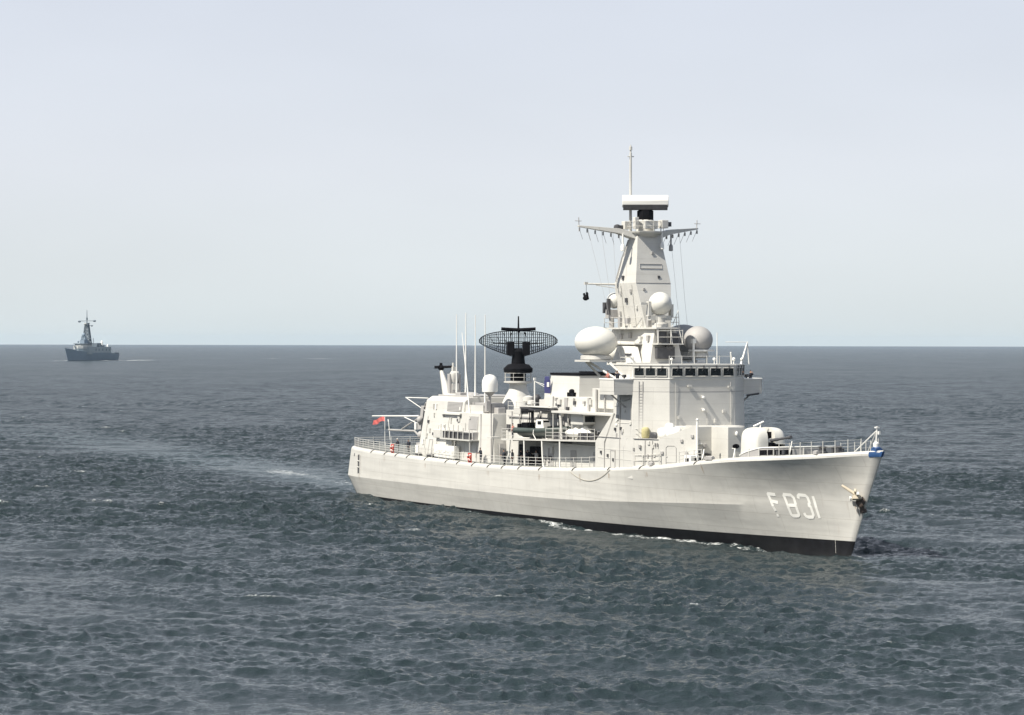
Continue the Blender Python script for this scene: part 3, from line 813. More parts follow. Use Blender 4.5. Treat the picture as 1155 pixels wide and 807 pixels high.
q.tube([Lm @ Vector((-1.35, w, 20.4)) for w in (-3, 0, 3)], .07, 5)
q.build('reflector_lattice', DARK, lw)
q = MB(); q.tube([Lm @ Vector((.9, -2.1, 22.15)), Lm @ Vector((.9, -.25, 22.05)), Lm @ Vector((.9, .25, 22.05)), Lm @ Vector((.9, 2.1, 22.15))], .2, 8)
q.tube([Lm @ Vector((.9, 0, 21.7)), Lm @ Vector((.9, 0, 22.4)), Lm @ Vector((.9, 0, 23.7))], .16, 8, .08); q.tube([Lm @ Vector((.9, 0, 22.0)), Lm @ Vector((.3, 0, 19.6))], .09); q.tube([Lm @ Vector((.9, .6, 22.0)), Lm @ Vector((-.6, 1.0, 21.2))], .06); q.tube([Lm @ Vector((.9, -.6, 22.0)), Lm @ Vector((-.6, -1.0, 21.2))], .06)
q.build('feed_bar', DARK, lw, 40)
for s in (-1, 1):
    q = MB(); q.rbox(Lm @ Vector((.35, s * .95, 19.75)), (.7, .85, 1.65), LA); q.build('waveguide_box', DARK, lw, None, .05)

# ---- mid deckhouse and boat bay
md = MB()
md.box(42.6, 78.0, -3.2, 3.2, 5.5, 12.4)
md.box(46.0, 72.0, -3.2, 6.4, 5.6, 9.0); md.box(56.2, 74.0, -5.0, -3.0, 5.6, 9.05); md.box(63.0, 78.0, -4.5, -3.0, 9.0, 12.5)
mdh = part(md, 'mid_deckhouse', PAINT, None, None, .05)
t2 = MB()
t2.loft([[(54.0, -4.05, 12.4), (77.8, -4.3, 12.4), (77.8, 4.3, 12.4), (54.0, 4.05, 12.4)], [(54.6, -3.9, 14.3), (77.8, -4.2, 14.4), (77.8, 4.2, 14.4), (54.6, 3.9, 14.3)]])
t2.box(68.2, 78.0, -4.6, 4.6, 13.2, 15.4)
t2p = part(t2, 'upper_deckhouse', PAINT, None, None, .04)
q = MB(); q.box(60.2, 61.0, -4.12, -4.0, 12.9, 14.2); q.box(66.5, 66.9, -4.35, -4.1, 12.5, 14.3); q.box(57.1, 57.25, -4.1, -3.95, 12.4, 14.3); q.tube([(69.5, -4.75, 12.4), (69.5, -4.75, 15.3)], .12); q.tube([(71.5, -4.75, 12.4), (71.5, -4.75, 15.3)], .08); q.build('cable_tray', GREYP, t2p)
q = MB(); q.rbox((60.5, -3.2, 14.55), (1.2, .7, .5), .2); q.ell((60.3, -3.2, 14.9), .35, .35, .3, 10, 6); q.build('ventilator', DARK, t2p, 40)
# roof over the bay, its cabin with a black window
rf = MB(); rf.box(62.2, 78.5, -6.75, -3.0, 12.55, 12.8); rfp = part(rf, 'bay_roof', PAINT, None, None, .03)
cb = MB(); cb.box(65.6, 68.6, -6.0, -4.4, 11.35, 12.55); cbn = part(cb, 'lookout_cabin', PAINT, None, None, .04)
q = MB(); q.box(68.6, 68.63, -5.75, -4.3, 11.65, 12.35); q.build('window', GLASS, cbn)
q = MB()
for a in ((-5.95, -5.75), (-4.3, -4.1)): q.box(68.6, 68.68, a[0], a[1], 11.5, 12.5)
q.box(68.6, 68.68, -5.75, -4.3, 12.35, 12.5); q.box(68.6, 68.68, -5.75, -4.3, 11.5, 11.65); q.build('window_frame', WHITE, cbn)
q = MB(); q.tube([(62.4, -6.6, 9.6), (62.4, -6.6, 12.6)], .07); q.tube([(64.2, -6.4, 9.6), (63.8, -6.4, 12.6)], .16, 8); q.tube([(60.2, -3.6, 9.6), (60.2, -3.6, 12.6)], .09); q.rbox((63.9, -6.3, 12.35), (.5, .4, .4)); build_each(q, 'support_post', PAINT, rfp)
# bay wall clutter: doors, pipes, ventilators
q = MB()
for x in (44.5, 46.6, 52.5, 58.5): q.tube([(x, -3.32, 9.4), (x, -3.32, 12.3)], .06)
q.box(43.5, 61.5, -3.4, -3.2, 11.6, 11.75); q.build('pipe_run', GREYP, mdh)
for x in (47.5, 60.6):
    wall_door(mdh, x, 9.5, 1.2, 1.9, lambda z: -3.2)
for x in (58.0, 63.8, 69.5):
    wall_door(mdh, x, 6.4, 1.2, 1.9, lambda z: -5.0, GREYP)

q = MB(); q.box(46.4, 48.0, -3.24, -3.19, 6.3, 8.4); q.build('open_doorway', DARK, mdh)
q = MB(); q.box(50.6, 54.4, -3.9, -3.25, 6.2, 8.3); q.build('machinery_locker', DARK, mdh, None, .06)
q = MB(); q.box(48.6, 50.0, -4.2, -3.25, 6.2, 7.6); q.build('machinery_locker', DARK, mdh, None, .1)
# boat platform
bpf = MB(); bpf.loft([[(49.2, -6.95, 9.05), (49.2, -3.2, 9.05), (49.2, -3.2, 9.22), (49.2, -6.95, 9.22)], [(73.6, -6.95, 9.65), (73.6, -3.2, 9.65), (73.6, -3.2, 9.82), (73.6, -6.95, 9.82)]])
bplat = part(bpf, 'boat_platform', PAINT)
pz_ = lambda x: 9.22 + 0.6 * (x - 49.2) / 24.4
for (x, lean) in ((51.5, -1.0), (55.3, 0.2), (60.0, .5), (64.6, .1)):
    q = MB(); q.tube([(x, -6.85, pz_(x) - .1), (x + lean * .3, -6.85, 7.6), (x + lean, -6.85, 6.3)], .10, 8); build_each(q, 'support_post', WHITE, bplat, 50)
railing([(49.3, -6.85, pz_(49.3)), (52.5, -6.85, pz_(52.5))], 1.15, 3, 1.6, parent=bplat)
railing([(61.0, -6.85, pz_(61)), (67.0, -6.85, pz_(67)), (73.2, -6.85, pz_(73.2))], 1.2, 3, 1.8, parent=bplat)
q = MB()
for x in (61.8, 63.2, 64.3, 68.4, 69.6, 71.2): q.rbox((x, -6.0, pz_(x) + .4), (.55, .7, .8), x)
build_each(q, 'stowage_rack', STEEL, bplat, None, .03)
q = MB(); q.box(42.9, 44.2, -5.9, -4.6, 9.0, 9.2); q.box(46.2, 49.2, -5.4, -3.2, 8.9, 9.1); q.build('side_step', PAINT, bplat)
# davit frame standing over the boat
dv = MB()
dv.tube([(51.6, -4.0, 9.2), (51.6, -4.0, 12.9)], .2, 8); dv.tube([(58.4, -4.0, 9.4), (58.4, -4.0, 12.9)], .16, 8)
dv.rbox((55.0, -4.4, 12.75), (7.2, .45, .4)); dv.rbox((51.6, -4.8, 12.6), (.5, 1.6, .6)); dv.rbox((55.6, -5.6, 12.9), (6.5, .25, .2), .1)
part(dv, 'boat_davit', STEEL, None, None, .03)
q = MB(); q.box(50.0, 51.8, -5.7, -4.6, 12.1, 12.9); q.box(53.2, 60.5, -5.9, -5.0, 13.0, 13.15); part(q, 'winch_housing', PAINT, None, None, .05)
# fittings on the deckhouse roof behind the cone
q = MB(); q.tube([(50.1, -3.0, 12.3), (50.1, -3.0, 16.1)], .09, 8); q.tube([(50.1, -3.0, 15.9), (55.5, -2.9, 15.2)], .035, 5); q.tube([(50.1, -3.0, 15.9), (55.2, -2.6, 14.6)], .03, 5); q.rbox((50.1, -3.0, 16.2), (.25, .25, .3)); part(q, 'aerial_mast', WHITE, None, 40)
q = MB(); q.lathe([(.4, 12.4), (.4, 13.4), (.75, 13.5), (.7, 14.0), (.1, 14.2)], (47.2, -2.4, 0), 14); q.lathe([(.3, 12.4), (.3, 13.1), (.55, 13.2), (.5, 13.6), (.1, 13.7)], (48.9, -2.8, 0), 12); q.rbox((53.2, -3.0, 13.2), (1.6, 1.0, 1.3)); part(q, 'ventilator', PAINT, None, 40)
q = MB(); q.ell((49.0, -2.2, 13.9), .55, .5, .5, 12, 8); q.rbox((48.3, -1.8, 13.4), (1.0, .8, .8)); q.rbox((52.0, -1.5, 13.6), (.5, .5, 1.6)); build_each(q, 'signal_lamp', STEEL, ship, 40)
railing([(43, -3.1, 12.4), (54, -3.1, 12.4)], 1.0, 2, 2.2, parent=mdh)

# ---- funnel
fn = MB(); fn.loft([[(53.6, -3.1, 14.25), (61.8, -3.1, 14.25), (61.8, 3.1, 14.25), (53.6, 3.1, 14.25)], [(54.0, -2.75, 16.75), (61.3, -2.75, 16.75), (61.3, 2.75, 16.75), (54.0, 2.75, 16.75)]])
fun = part(fn, 'funnel', PAINT, None, None, .06)
q = MB(); q.box(53.9, 61.4, -2.85, 2.85, 16.75, 17.0); q.build('funnel_rim', DARK, fun)
q = MB()
for x in (55.5, 57.6, 59.6):
    q.lathe([(.7, 16.6), (.7, 17.15), (.55, 17.15), (.5, 16.7)], (x, 0.9, 0), 14)
q.build('exhaust_pipe', DARK, fun, 40)

# ---- main superstructure below the bridge
def ring(xa, xf, xc, w, yf, z): return [(xa, -w, z), (xc, -w, z), (xf, -yf, z), (xf, yf, z), (xc, w, z), (xa, w, z)]
ms = MB(); ms.loft([ring(73.5, 85.2, 82.2, 6.95, 4.05, 6.0), ring(73.5, 85.1, 82.1, 6.92, 4.03, 9.75), ring(77.6, 85.05, 82.05, 6.86, 4.0, 13.0), ring(77.6, 85.0, 82.0, 6.82, 4.0, 15.3)])
msp = part(ms, 'superstructure', PAINT, None, None, .05)
# bridge
brg = MB()
def bring(z, g=0.0): return [(74.5, -5.0 - g, z), (80.6, -5.0 - g, z), (82.0, -6.78 - g, z), (85.0 + g, -4.0 - g * .4, z), (85.0 + g, 4.0 + g * .4, z), (82.0, 6.78 + g, z), (80.6, 5.0 + g, z), (74.5, 5.0 + g, z)]
brg.loft([bring(15.3), bring(16.62), bring(16.64, .07), bring(16.74, .07), bring(16.76, .02), bring(18.05, .06)])
bridge = part(brg, 'bridge', PAINT, None, None, .02)
q = MB(); q.loft([bring(18.05, .14), bring(18.22, .14)]); q.build('roof', PAINT, bridge, None, .02)
def facet_windows(p, q_, n, w, name='window', margin=.35, z0=17.0, z1=17.78):
    p = Vector(p); q_ = Vector(q_); d = (q_ - p); L = d.length; d.normalize(); nrm = Vector((d.y, -d.x, 0)) if True else None
    pitch = (L - 2 * margin) / n
    for i in range(n):
        c = p + d * (margin + pitch * (i + .5))
        tilt = 0.035
        def pt(u, z, o): return c + d * u + nrm * (o + tilt * (z - 17.0)) + Vector((0, 0, z - c.z))
        g = MB(); ring0 = [pt(-w / 2, z0, .03), pt(w / 2, z0, .03), pt(w / 2 - .03, z1, .03), pt(-w / 2 + .03, z1, .03)]
        ring1 = [pt(-w / 2, z0, .075), pt(w / 2, z0, .075), pt(w / 2 - .03, z1, .075), pt(-w / 2 + .03, z1, .075)]
        g.loft([ring0, ring1]); wo = g.build(name, GLASS, bridge)
        f = MB()
        for (a, b) in (((-w / 2 - .05, z0 - .05), (w / 2 + .05, z0 - .05)), ((-w / 2 - .02, z1 + .05), (w / 2 + .02, z1 + .05)), ((-w / 2 - .05, z0 - .05), (-w / 2 - .02, z1 + .05)), ((w / 2 + .05, z0 - .05), (w / 2 + .02, z1 + .05))):
            f.tube([pt(a[0], a[1], .07), pt(b[0], b[1], .07)], .045, 4)
        f.build('window_frame', PAINT, wo)
        v = MB(); v.tube([pt(.05, z1 + .28, .12), pt(.02, z1 + .02, .16), pt(-.12, z1 - .25, .12)], .045, 5); v.rbox(pt(.06, z1 + .24, .14), (.12, .12, .12)); v.build('wiper', STEEL, wo)
facet_windows((85.03, -4.0, 17), (85.03, 4.0, 17), 5, 1.24, margin=.12)
facet_windows((82.0, -6.82, 17), (85.0, -4.04, 17), 3, 1.05, margin=.15)
facet_windows((85.0, 4.04, 17), (82.0, 6.82, 17), 3, 1.05, margin=.15)
# weld seams and horizontal lap on the front
q = MB(); q.loft([[(x * 1 + (.012 if i in (2, 3) else .0), y * 1.0015, 15.28) for i, (x, y, _) in enumerate(ring(77.6, 85.0, 82.0, 6.83, 4.0, 0))], [(x + (.012 if i in (2, 3) else 0), y * 1.0015, 15.34) for i, (x, y, _) in enumerate(ring(77.6, 85.0, 82.0, 6.83, 4.0, 0))]]); q.build('lap_seam', GREYP, msp)
q = MB(); q.tube([(80.9 + .9, -6.9 + .05, 7.0), (80.9 + .9, -6.9, 15.2)], .04); q.tube([(82.9, -6.05, 10.4), (82.85, -6.05, 16.4)], .05); q.tube([(82.6, -6.35, 10.4), (82.55, -6.35, 16.4)], .05)
for k in range(18): q.tube([(82.6, -6.36, 10.6 + k * .32), (82.88, -6.08, 10.6 + k * .32)], .022, 4)
q.build('ladder', GREYP, msp)
q = MB(); q.tube([(75.8, -6.99, 6.5), (75.8, -6.99, 9.7), (78.0, -6.93, 12.9)], .05); q.tube([(79.3, -6.97, 6.5), (79.3, -6.9, 14.9)], .05); q.tube([(73.6, -7.0, 10.3), (79.5, -6.97, 10.3)], .035); q.build('pipe_run', GREYP, msp)
q = MB()
for (x, z) in ((75.0, 8.6), (76.6, 8.3), (77.9, 7.9), (78.3, 11.2), (79.6, 11.3)): q.rbox((x, -6.98, z), (.28, .16, .32))
build_each(q, 'deck_light', STEEL, msp)
wall_door(msp, 77.3, 7.0, .95, 1.85, lambda z: -6.95 + .01)
for (z, yy) in ((15.0 - .25, -0.05), (13.4, 0.0)):                      # front lamps on brackets
    q = MB(); q.ell((85.28, yy, z - .05), .16, .2, .14, 12, 8); q.rbox((85.12, yy, z + .1), (.24, .3, .05)); build_each(q, 'bracket_lamp', WHITE, msp, 40)
# bridge wings
for s in (-1, 1):
    wg = MB()
    y0, y1 = s * 5.0, s * 9.05
    wg.box(78.7, 82.02, y0, y1, 14.95, 15.3); wg.box(78.85, 81.85, y0, y1 - s * .15, 15.5, 15.7)
    wg.box(81.9, 82.02, s * 6.75, y1, 15.3, 16.55); wg.box(78.7, 82.02, y1 - s * .1, y1 + s * .02, 15.3, 16.55); wg.box(78.7, 78.8, y0, y1, 15.3, 16.4)
    w_ = part(wg, 'bridge_wing', PAINT, None, None, .02)
    q = MB(); q.tube([(78.7, y1, 16.6), (82.0, y1, 16.6), (82.0, s * 6.8, 16.6)], .09, 8); q.build('wing_coaming', WHITE, w_, 40)
    q = MB(); q.xzprism([(79.2, 14.95), (81.6, 14.95), (81.6, 14.5), (80.0, 14.2)], s * 6.8, s * 7.0); q.tube([(80.5, s * 6.9, 13.6), (80.5, s * 8.6, 14.95)], .09); q.build('wing_bracket', GREYP, w_)
    q = MB(); q.tube([(81.4, s * 7.5, 15.3), (81.4, s * 7.5, 16.8)], .1, 8); q.rbox((81.4, s * 7.5, 16.95), (.3, .35, .3), .3); q.build('pelorus', STEEL, w_)
q = MB(); q.tube([(82.0, 7.2, 14.8), (82.0, 8.7, 15.0)], .12, 6); part(q, 'sidelight_board', STEEL)
q = MB(); q.box(79.6, 80.5, -5.6, -4.6, 15.3, 17.6); q.box(75.0, 78, -5.1, -4.5, 15.4, 17.0); part(q, 'wing_shelter', WHITE, None, None, .03)
q = MB(); q.box(80.48, 80.53, -5.4, -4.8, 16.5, 17.2); part(q, 'window', GLASS)

# ---- fore deckhouse, screen and the narrow box before it
fd = MB()
fd.prism([(80.2, -6.83), (87.4, -6.42), (88.6, -5.2), (88.6, 5.2), (87.4, 6.42), (80.2, 6.83)], 6.6, 10.35)
fd.prism([(84.6, -3.9), (88.6, -3.4), (88.6, 3.1), (84.6, 3.9)], 10.2, 11.72)
fdp = part(fd, 'fore_deckhouse', PAINT, None, None, .04)
q = MB()
pts = [(87.35, -6.5, 10.5), (90.9, -3.95, 12.0)]
q.loft([[(87.3, -6.52, 7.0), (90.9, -4.0, 7.6), (90.9, -3.9, 7.6), (87.3, -6.40, 7.0)], [(87.3, -6.52, 10.45), (90.9, -4.0, 12.0), (90.9, -3.9, 12.0), (87.3, -6.40, 10.45)]])
q.box(88.5, 90.9, -3.95, -3.85, 7.6, 11.9)
scr = q.build('bulwark_screen', PAINT, fdp)
q = MB(); q.tube([(90.95, -3.95, 7.6), (90.95, -3.95, 12.35)], .12, 8); q.ell((90.95, -3.95, 12.5), .16, .16, .16, 10, 6); q.build('edge_post', WHITE, fdp, 40)
q = MB(); q.box(88.6, 92.1, -0.95, 0.9, 7.4, 11.75); q.build('ammunition_hoist_house', PAINT, fdp, None, .04)
q = MB(); q.ell((92.12, 0.0, 9.75), .05, .42, .25, 18, 8); q.build('porthole', DARK, fdp, 40)
q = MB(); q.ell((92.2, 0.05, 11.05), .16, .16, .26, 10, 8); q.ell((88.75, -2.4, 9.9), .2, .3, .14, 10, 6); build_each(q, 'bracket_lamp', WHITE, fdp, 40)
q = MB(); q.tube([(88.75, -3.4, 9.0), (88.8, -1.2, 8.8)], .12, 6); q.rbox((88.8, -2.9, 9.05), (.3, .8, .3)); q.rbox((88.8, -2.0, 8.1), (.4, .8, .9)); q.build('fire_hose_reel', STEEL, fdp)
# door outline on the screen
q = MB()
def sp(t, z): return Vector((87.3 + 3.6 * t, -6.54 + 2.52 * t, z))
q.tube([sp(.20, 7.3), sp(.20, 9.55), sp(.25, 9.75), sp(.42, 9.75), sp(.47, 9.55), sp(.47, 7.4)], .035, 4); q.tube([sp(.2, 8.6), sp(.24, 8.6)], .04); q.tube([sp(.20, 8.0), sp(.47, 8.0)], .02, 4)
q.build('door_frame', GREYP, fdp)
q = MB(); q.box(90.6, 92.0, -5.3, -4.3, 7.75, 8.85); lk = q.build('ready_use_locker', WHITE, fdp, None, .04)
q = MB(); q.box(91.98, 92.03, -5.0, -4.55, 8.0, 8.6); q.box(90.9, 91.6, -5.33, -5.28, 8.0, 8.6); build_each(q, 'locker_opening', DARK, lk)
q = MB(); q.tube([(92.3, -4.6, 7.8), (91.9, -4.6, 9.2)], .05); q.tube([(93.4, -4.9, 7.9), (93.0, -4.3, 9.5), (92.9, -4.3, 8)], .05); q.tube([(94.2, -1.3, 8.1), (94.2, -1.3, 9.6), (93.6, -1.3, 9.6)], .05); q.tube([(95.2, -2.2, 8.2), (94.2, -1.3, 9.6)], .06); q.build('grab_rail', WHITE, fdp)
# deck gear on the low house roof
for (x, y, sz, m_, nm) in ((83.4, -6.0, (.75, .7, 1.15), YEL, 'canvas_bale'), (85.0, -5.9, (1.2, .5, .7), STEEL, 'hose_rack')):
    q = MB(); q.ell((x, y, 10.35 + sz[2] / 2), sz[0] / 2 * 1.25, sz[1] / 2 * 1.25, sz[2] / 2 * 1.1, 14, 8, 3.5); q.build(nm, m_, fdp, 40)
for (x, y, sz) in ((86.6, -5.6, (1.5, .9, 1.0)), (88.3, -5.0, (1.3, .9, 1.1)), (87.3, -5.2, (1.0, .9, 1.5))):
    q = MB(); q.ell((x, y, 10.5 + sz[2] / 2), sz[0] / 2 * 1.2, sz[1] / 2 * 1.2, sz[2] / 2 * 1.15, 14, 8, 3); build_each(q, 'covered_gear', WHITE, fdp, 40)
railing([(80.5, -6.7, 10.35), (83.0, -6.6, 10.35)], 1.0, 2, 1.2, parent=fdp)
q = MB()
for (x, z) in ((82.2, 9.2), (83.6, 9.5)): q.rbox((x, -6.78, z), (.3, .2, .3))
q.tube([(84.5, -6.7, 7.3), (84.5, -6.64, 10.2)], .04); q.tube([(86.0, -6.62, 7.3), (86.0, -6.56, 10.2)], .04); q.tube([(80.2, -6.9, 7.0), (80.2, -6.9, 9.3), (80.9, -6.88, 10.3), (87.3, -6.5, 10.42)], .05)
for x in (86.6, 87.1): q.rbox((x, -6.58, 9.8), (.14, .1, .4))
build_each(q, 'deck_light', GREYP, fdp)

# ---- small fittings on the walls: junction boxes, pipes, vents, hand wheels
def fit_box(parent, p, sz, m=None, rz=0): 
    q = MB(); q.rbox(p, sz, rz); q.build('junction_box', m or PAINT, parent, None, .015)
def fit_pipe(parent, pts, r_=.035, m=None):
    q = MB(); q.tube(pts, r_, 6); q.build('vent_pipe', m or PAINT, parent, 50)
rf_ = random.Random(5)
for _ in range(16):                                    # hangar and after deckhouse
    x = rf_.uniform(22.8, 39.6); z = rf_.uniform(6.6, 12.6); f = hy if x < 34.2 else h2y
    if x >= 34.2 and z > 11.4: continue
    fit_box(hangar if x < 34.2 else ann, (x, f(z) - .08, z), (rf_.uniform(.2, .7), .18, rf_.uniform(.25, .7)), rf_.choice((PAINT, PAINT, GREYP, WHITE)))
for x in (23.6, 27.3, 30.2, 35.6, 37.6, 39.2):
    f = hy if x < 34.2 else h2y; z0 = rf_.uniform(6.0, 8.0); z1 = rf_.uniform(9.5, 11.7)
    fit_pipe(hangar if x < 34.2 else ann, [(x, f(z0) - .07, z0), (x, f(z1) - .07, z1)])
for _ in range(12):                                    # superstructure side
    x = rf_.uniform(78.2, 81.8); z = rf_.uniform(7.6, 14.4)
    fit_box(msp, (x, -6.97 + (z - 6) * .012, z), (rf_.uniform(.15, .5), .16, rf_.uniform(.2, .5)), rf_.choice((PAINT, GREYP, WHITE)))
for z in (8.0, 9.0, 11.9, 13.7):
    fit_pipe(msp, [(78.0 if z > 10 else 74.2, -6.98 + (z - 6) * .012, z), (81.9, -6.97 + (z - 6) * .012, z)], .022)
for (y, z, w_, h_) in ((-2.9, 12.6, .3, .35), (2.6, 13.2, .4, .3), (1.5, 12.2, .25, .4), (-1.6, 15.9, .5, .2), (3.2, 15.8, .3, .2)):
    fit_box(msp, (85.12, y, z), (.16, w_, h_))
for y in (-3.3, 3.4): fit_pipe(msp, [(85.12, y, 11.8), (85.08, y, 16.3)], .025)
fit_pipe(msp, [(85.12, .5, 11.8), (85.12, .5, 13.3), (85.1, .1, 13.5)], .025)
for _ in range(14):                                    # bay and upper deckhouse
    x = rf_.uniform(55, 77); z = rf_.uniform(12.9, 14.0)
    fit_box(t2p, (x, -4.1 - (x - 54) * .011, z), (rf_.uniform(.2, .8), .25, rf_.uniform(.2, .6)), rf_.choice((PAINT, GREYP, STEEL)))
for _ in range(14):
    x = rf_.uniform(43.5, 71); z = rf_.choice((rf_.uniform(6.5, 8.3), rf_.uniform(9.9, 11.4)))
    fit_box(mdh, (x, (-5.05 if z < 9 and x > 56.5 else -4.55 if z > 9 and x > 63.5 else -3.25), z), (rf_.uniform(.3, .9), .3, rf_.uniform(.3, .9)), rf_.choice((PAINT, GREYP, STEEL, WHITE)))
for _ in range(10):                                    # low house and screen
    x = rf_.uniform(80.6, 87.0); z = rf_.uniform(7.5, 10.0)
    fit_box(fdp, (x, -6.87 + (x - 80.2) * .057, z), (rf_.uniform(.15, .45), .14, rf_.uniform(.2, .45)), rf_.choice((PAINT, GREYP)))
for (y, z) in ((-2.9, 10.6), (-1.7, 9.7), (1.7, 10.2), (2.2, 8.7)): fit_box(fdp, (88.68, y, z), (.16, .35, .4), GREYP)
for (t, z) in ((.62, 10.3), (.75, 9.0), (.1, 9.0), (.9, 10.8)): fit_box(fdp, sp(t, z) + Vector((.02, -.06, 0)), (.3, .14, .3), GREYP, R(35))

# ---- gun
GX, GZ = 97.6, 8.55
gt = MB(); gt.lathe([(1.75, GZ - .3), (1.75, GZ + .35), (1.55, GZ + .4)], (GX, 0, 0), 28)
gun = part(gt, 'gun_turret', GREYP, None, 40)
def shield_half(y0, y1, mb, low=0.1):
    prof = []
    n = 26
    for i in range(n + 1):
        t = math.pi * i / n
        cx = math.cos(t); sz_ = math.sin(t)
        x = 1.75 * math.copysign(abs(cx) ** 0.55, cx); z = 0.95 + 2.05 * abs(sz_) ** 0.62
        prof.append((x, z))
    prof = [(1.8, low)] + [(x, max(z, low)) for x, z in prof] + [(-1.85, low)]
    rings = []
    m = 9
    for j in range(m):
        f = j / (m - 1); y = y0 + (y1 - y0) * f
        o = abs(y) / 1.82
        k = max(0, 1 - o ** 5) ** 0.35 if o < 1 else 0.0
        k = 0.72 + 0.28 * k
        rings.append([(GX + x * k, y, GZ + .35 + z * (k if z > .5 else 1)) for x, z in prof])
    mb.loft(rings)
q = MB(); shield_half(-1.82, -.42, q); q.build('gun_shield', DOME, gun, 45)
q = MB(); shield_half(.42, 1.82, q, 1.35); q.build('gun_shield', DOME, gun, 45)
q = MB(); q.box(GX - 1.6, GX + 1.0, -.41, .41, GZ + .4, GZ + 2.9); q.box(GX - 1.5, GX + 1.1, .42, 1.5, GZ + .4, GZ + 1.6); q.build('gun_cradle', DARK, gun)
q = MB(); q.lathe([(.05, -.3), (.30, -.25), (.33, .4), (.05, .5)], (GX + 1.2, -.05, GZ + 1.9), 14, Matrix.Rotation(R(84), 4, 'Y')); q.build('gun_mantlet', DOME, gun, 40)
q = MB(); q.tube([(GX + .9, 0, GZ + 1.95), (GX + 2.9, 0, GZ + 2.2), (GX + 3.0, 0, GZ + 2.21), (GX + 5.3, 0, GZ + 2.5)], .19, 10, .11); q.tube([(GX + 5.0, 0, GZ + 2.46), (GX + 5.5, 0, GZ + 2.52)], .17, 10); q.build('gun_barrel', STEEL, gun, 40)
q = MB(); q.rbox((GX + 1.3, 0, GZ + 1.1), (.9, .66, 1.5)); q.build('gun_base', DARK, gun)
q = MB(); q.tube([(GX + .2, -.45, GZ + 3.2), (GX + .2, -.4, GZ + 3.75)], .07); q.tube([(GX - .2, -1.0, GZ + 3.45), (GX + .5, -.2, GZ + 3.95)], .09); q.build('sight_arm', WHITE, gun)
# breakwater ahead of the gun, a curved wall with square openings
bw = MB()
path = []
for t in np.linspace(0, 1, 25):
    x = 102.0 + 5.4 * math.sin(t * math.pi / 2) ** 0.9; y = -(deck_b(102) - 0.55) * math.cos(t * math.pi / 2) ** 0.75
    path.append((x, y))
full = path + [(x, -y) for x, y in path[-2::-1]]
def bwtop(i): 
    n = len(full) - 1; u = min(i, n - i) / (n / 2); return 0.15 + 0.66 * min(1, u * 2.8) ** 0.7
R0 = [[(x, y, deck_z(min(x, 108)) - .1) for x, y in full], [(x, y, deck_z(min(x, 108)) + bwtop(i)) for i, (x, y) in enumerate(full)]]
R1 = [[(x - .1, y * .985, z) for x, y, z in r] for r in R0]
for (a, b) in ((R0[0], R0[1]), (R1[1], R1[0]), (R0[1], R1[1])):
    bw.add(a + b, [(i, i + 1, len(full) + i + 1, len(full) + i) for i in range(len(full) - 1)])
brk = part(bw, 'breakwater', GREYP, None, 40)
q = MB(); q.tube([Vector(p) + Vector((0, 0, .03)) for p in R0[1]], .07, 6); q.build('breakwater_rail', WHITE, brk, 50)
q = MB()
for i in (9, 12, 14, 17):
    a, b = Vector(R0[0][i]), Vector(R0[0][i + 1]); d = (b - a).normalized(); nrm = Vector((d.y, -d.x, 0))
    c = (a + b) / 2 + nrm * .02; wd = .42
    q.add([c - d * wd + Vector((0, 0, .22)), c + d * wd + Vector((0, 0, .22)), c + d * wd + Vector((0, 0, .72)), c - d * wd + Vector((0, 0, .72))], [(0, 1, 2, 3)])
build_each(q, 'breakwater_opening', DARK, brk)
q = MB()
for i in (4, 8, 13, 18, 22):
    a = Vector(R0[0][i]); q.tube([a + Vector((.05, 0, 0)), a + Vector((.05, 0, .85))], .07, 4)
q.tube([Vector(R0[0][19]) + Vector((.5, -.7, 0)), Vector(R0[0][19]) + Vector((.05, -.1, 1.5))], .06); build_each(q, 'breakwater_stay', PAINT, brk)
# windlass and bollards on the forecastle
q = MB(); q.lathe([(.5, 0), (.5, .3), (.35, .4), (.35, .7), (.55, .8), (.1, .9)], (110.5, -.9, deck_z(110.5) - .05), 14); q.lathe([(.5, 0), (.5, .3), (.35, .4), (.35, .7), (.55, .8), (.1, .9)], (110.5, .9, deck_z(110.5) - .05), 14)
for (x, y) in ((106.5, -3.6), (107.3, -3.4), (113.5, -1.6), (114.1, -1.4), (106.5, 3.6), (107.3, 3.4)): q.lathe([(.17, 0), (.17, .6), (.24, .65), (.05, .7)], (x, y, deck_z(x) - .05), 10)
build_each(q, 'bollard', STEEL, ship, 40)

# ---- mast tower
tw = MB()
tw.loft([[(66.8, -2.1, 18.0), (77.0, -2.1, 18.0), (77.0, 2.1, 18.0), (66.8, 2.1, 18.0)], [(66.8, -1.5, 22.0), (76.7, -1.3, 22.0), (76.7, 1.3, 22.0), (66.8, 1.5, 22.0)]])
tw.box(74.5, 77.0, -4.9, 4.9, 18.2, 18.35)
twp = part(tw, 'mast_tower', PAINT, None, None, .04)
q = MB(); q.prism([(67.0, -2.7), (72.6, -2.7), (74.6, -1.75), (77.9, -1.75), (77.9, 1.2), (75.3, 1.5), (73.5, 2.7), (67, 2.7)], 22.0, 22.18); q.build('platform', PAINT, twp)
q = MB(); q.box(76.8, 78.2, -1.7, 1.5, 20.3, 20.42); q.build('gallery', PAINT, twp)
q = MB(); q.box(67.0, 74.5, -2.6, -1.7, 20.3, 20.42); q.build('gallery', PAINT, twp)
railing([(67.2, -2.6, 22.18), (72.5, -2.6, 22.18), (74.6, -1.7, 22.18)], 1.1, 2, 1.9, parent=twp)
railing([(77.8, -1.7, 22.18), (77.8, 1.1, 22.18), (75.3, 1.4, 22.18)], 1.1, 2, 1.8, parent=twp)
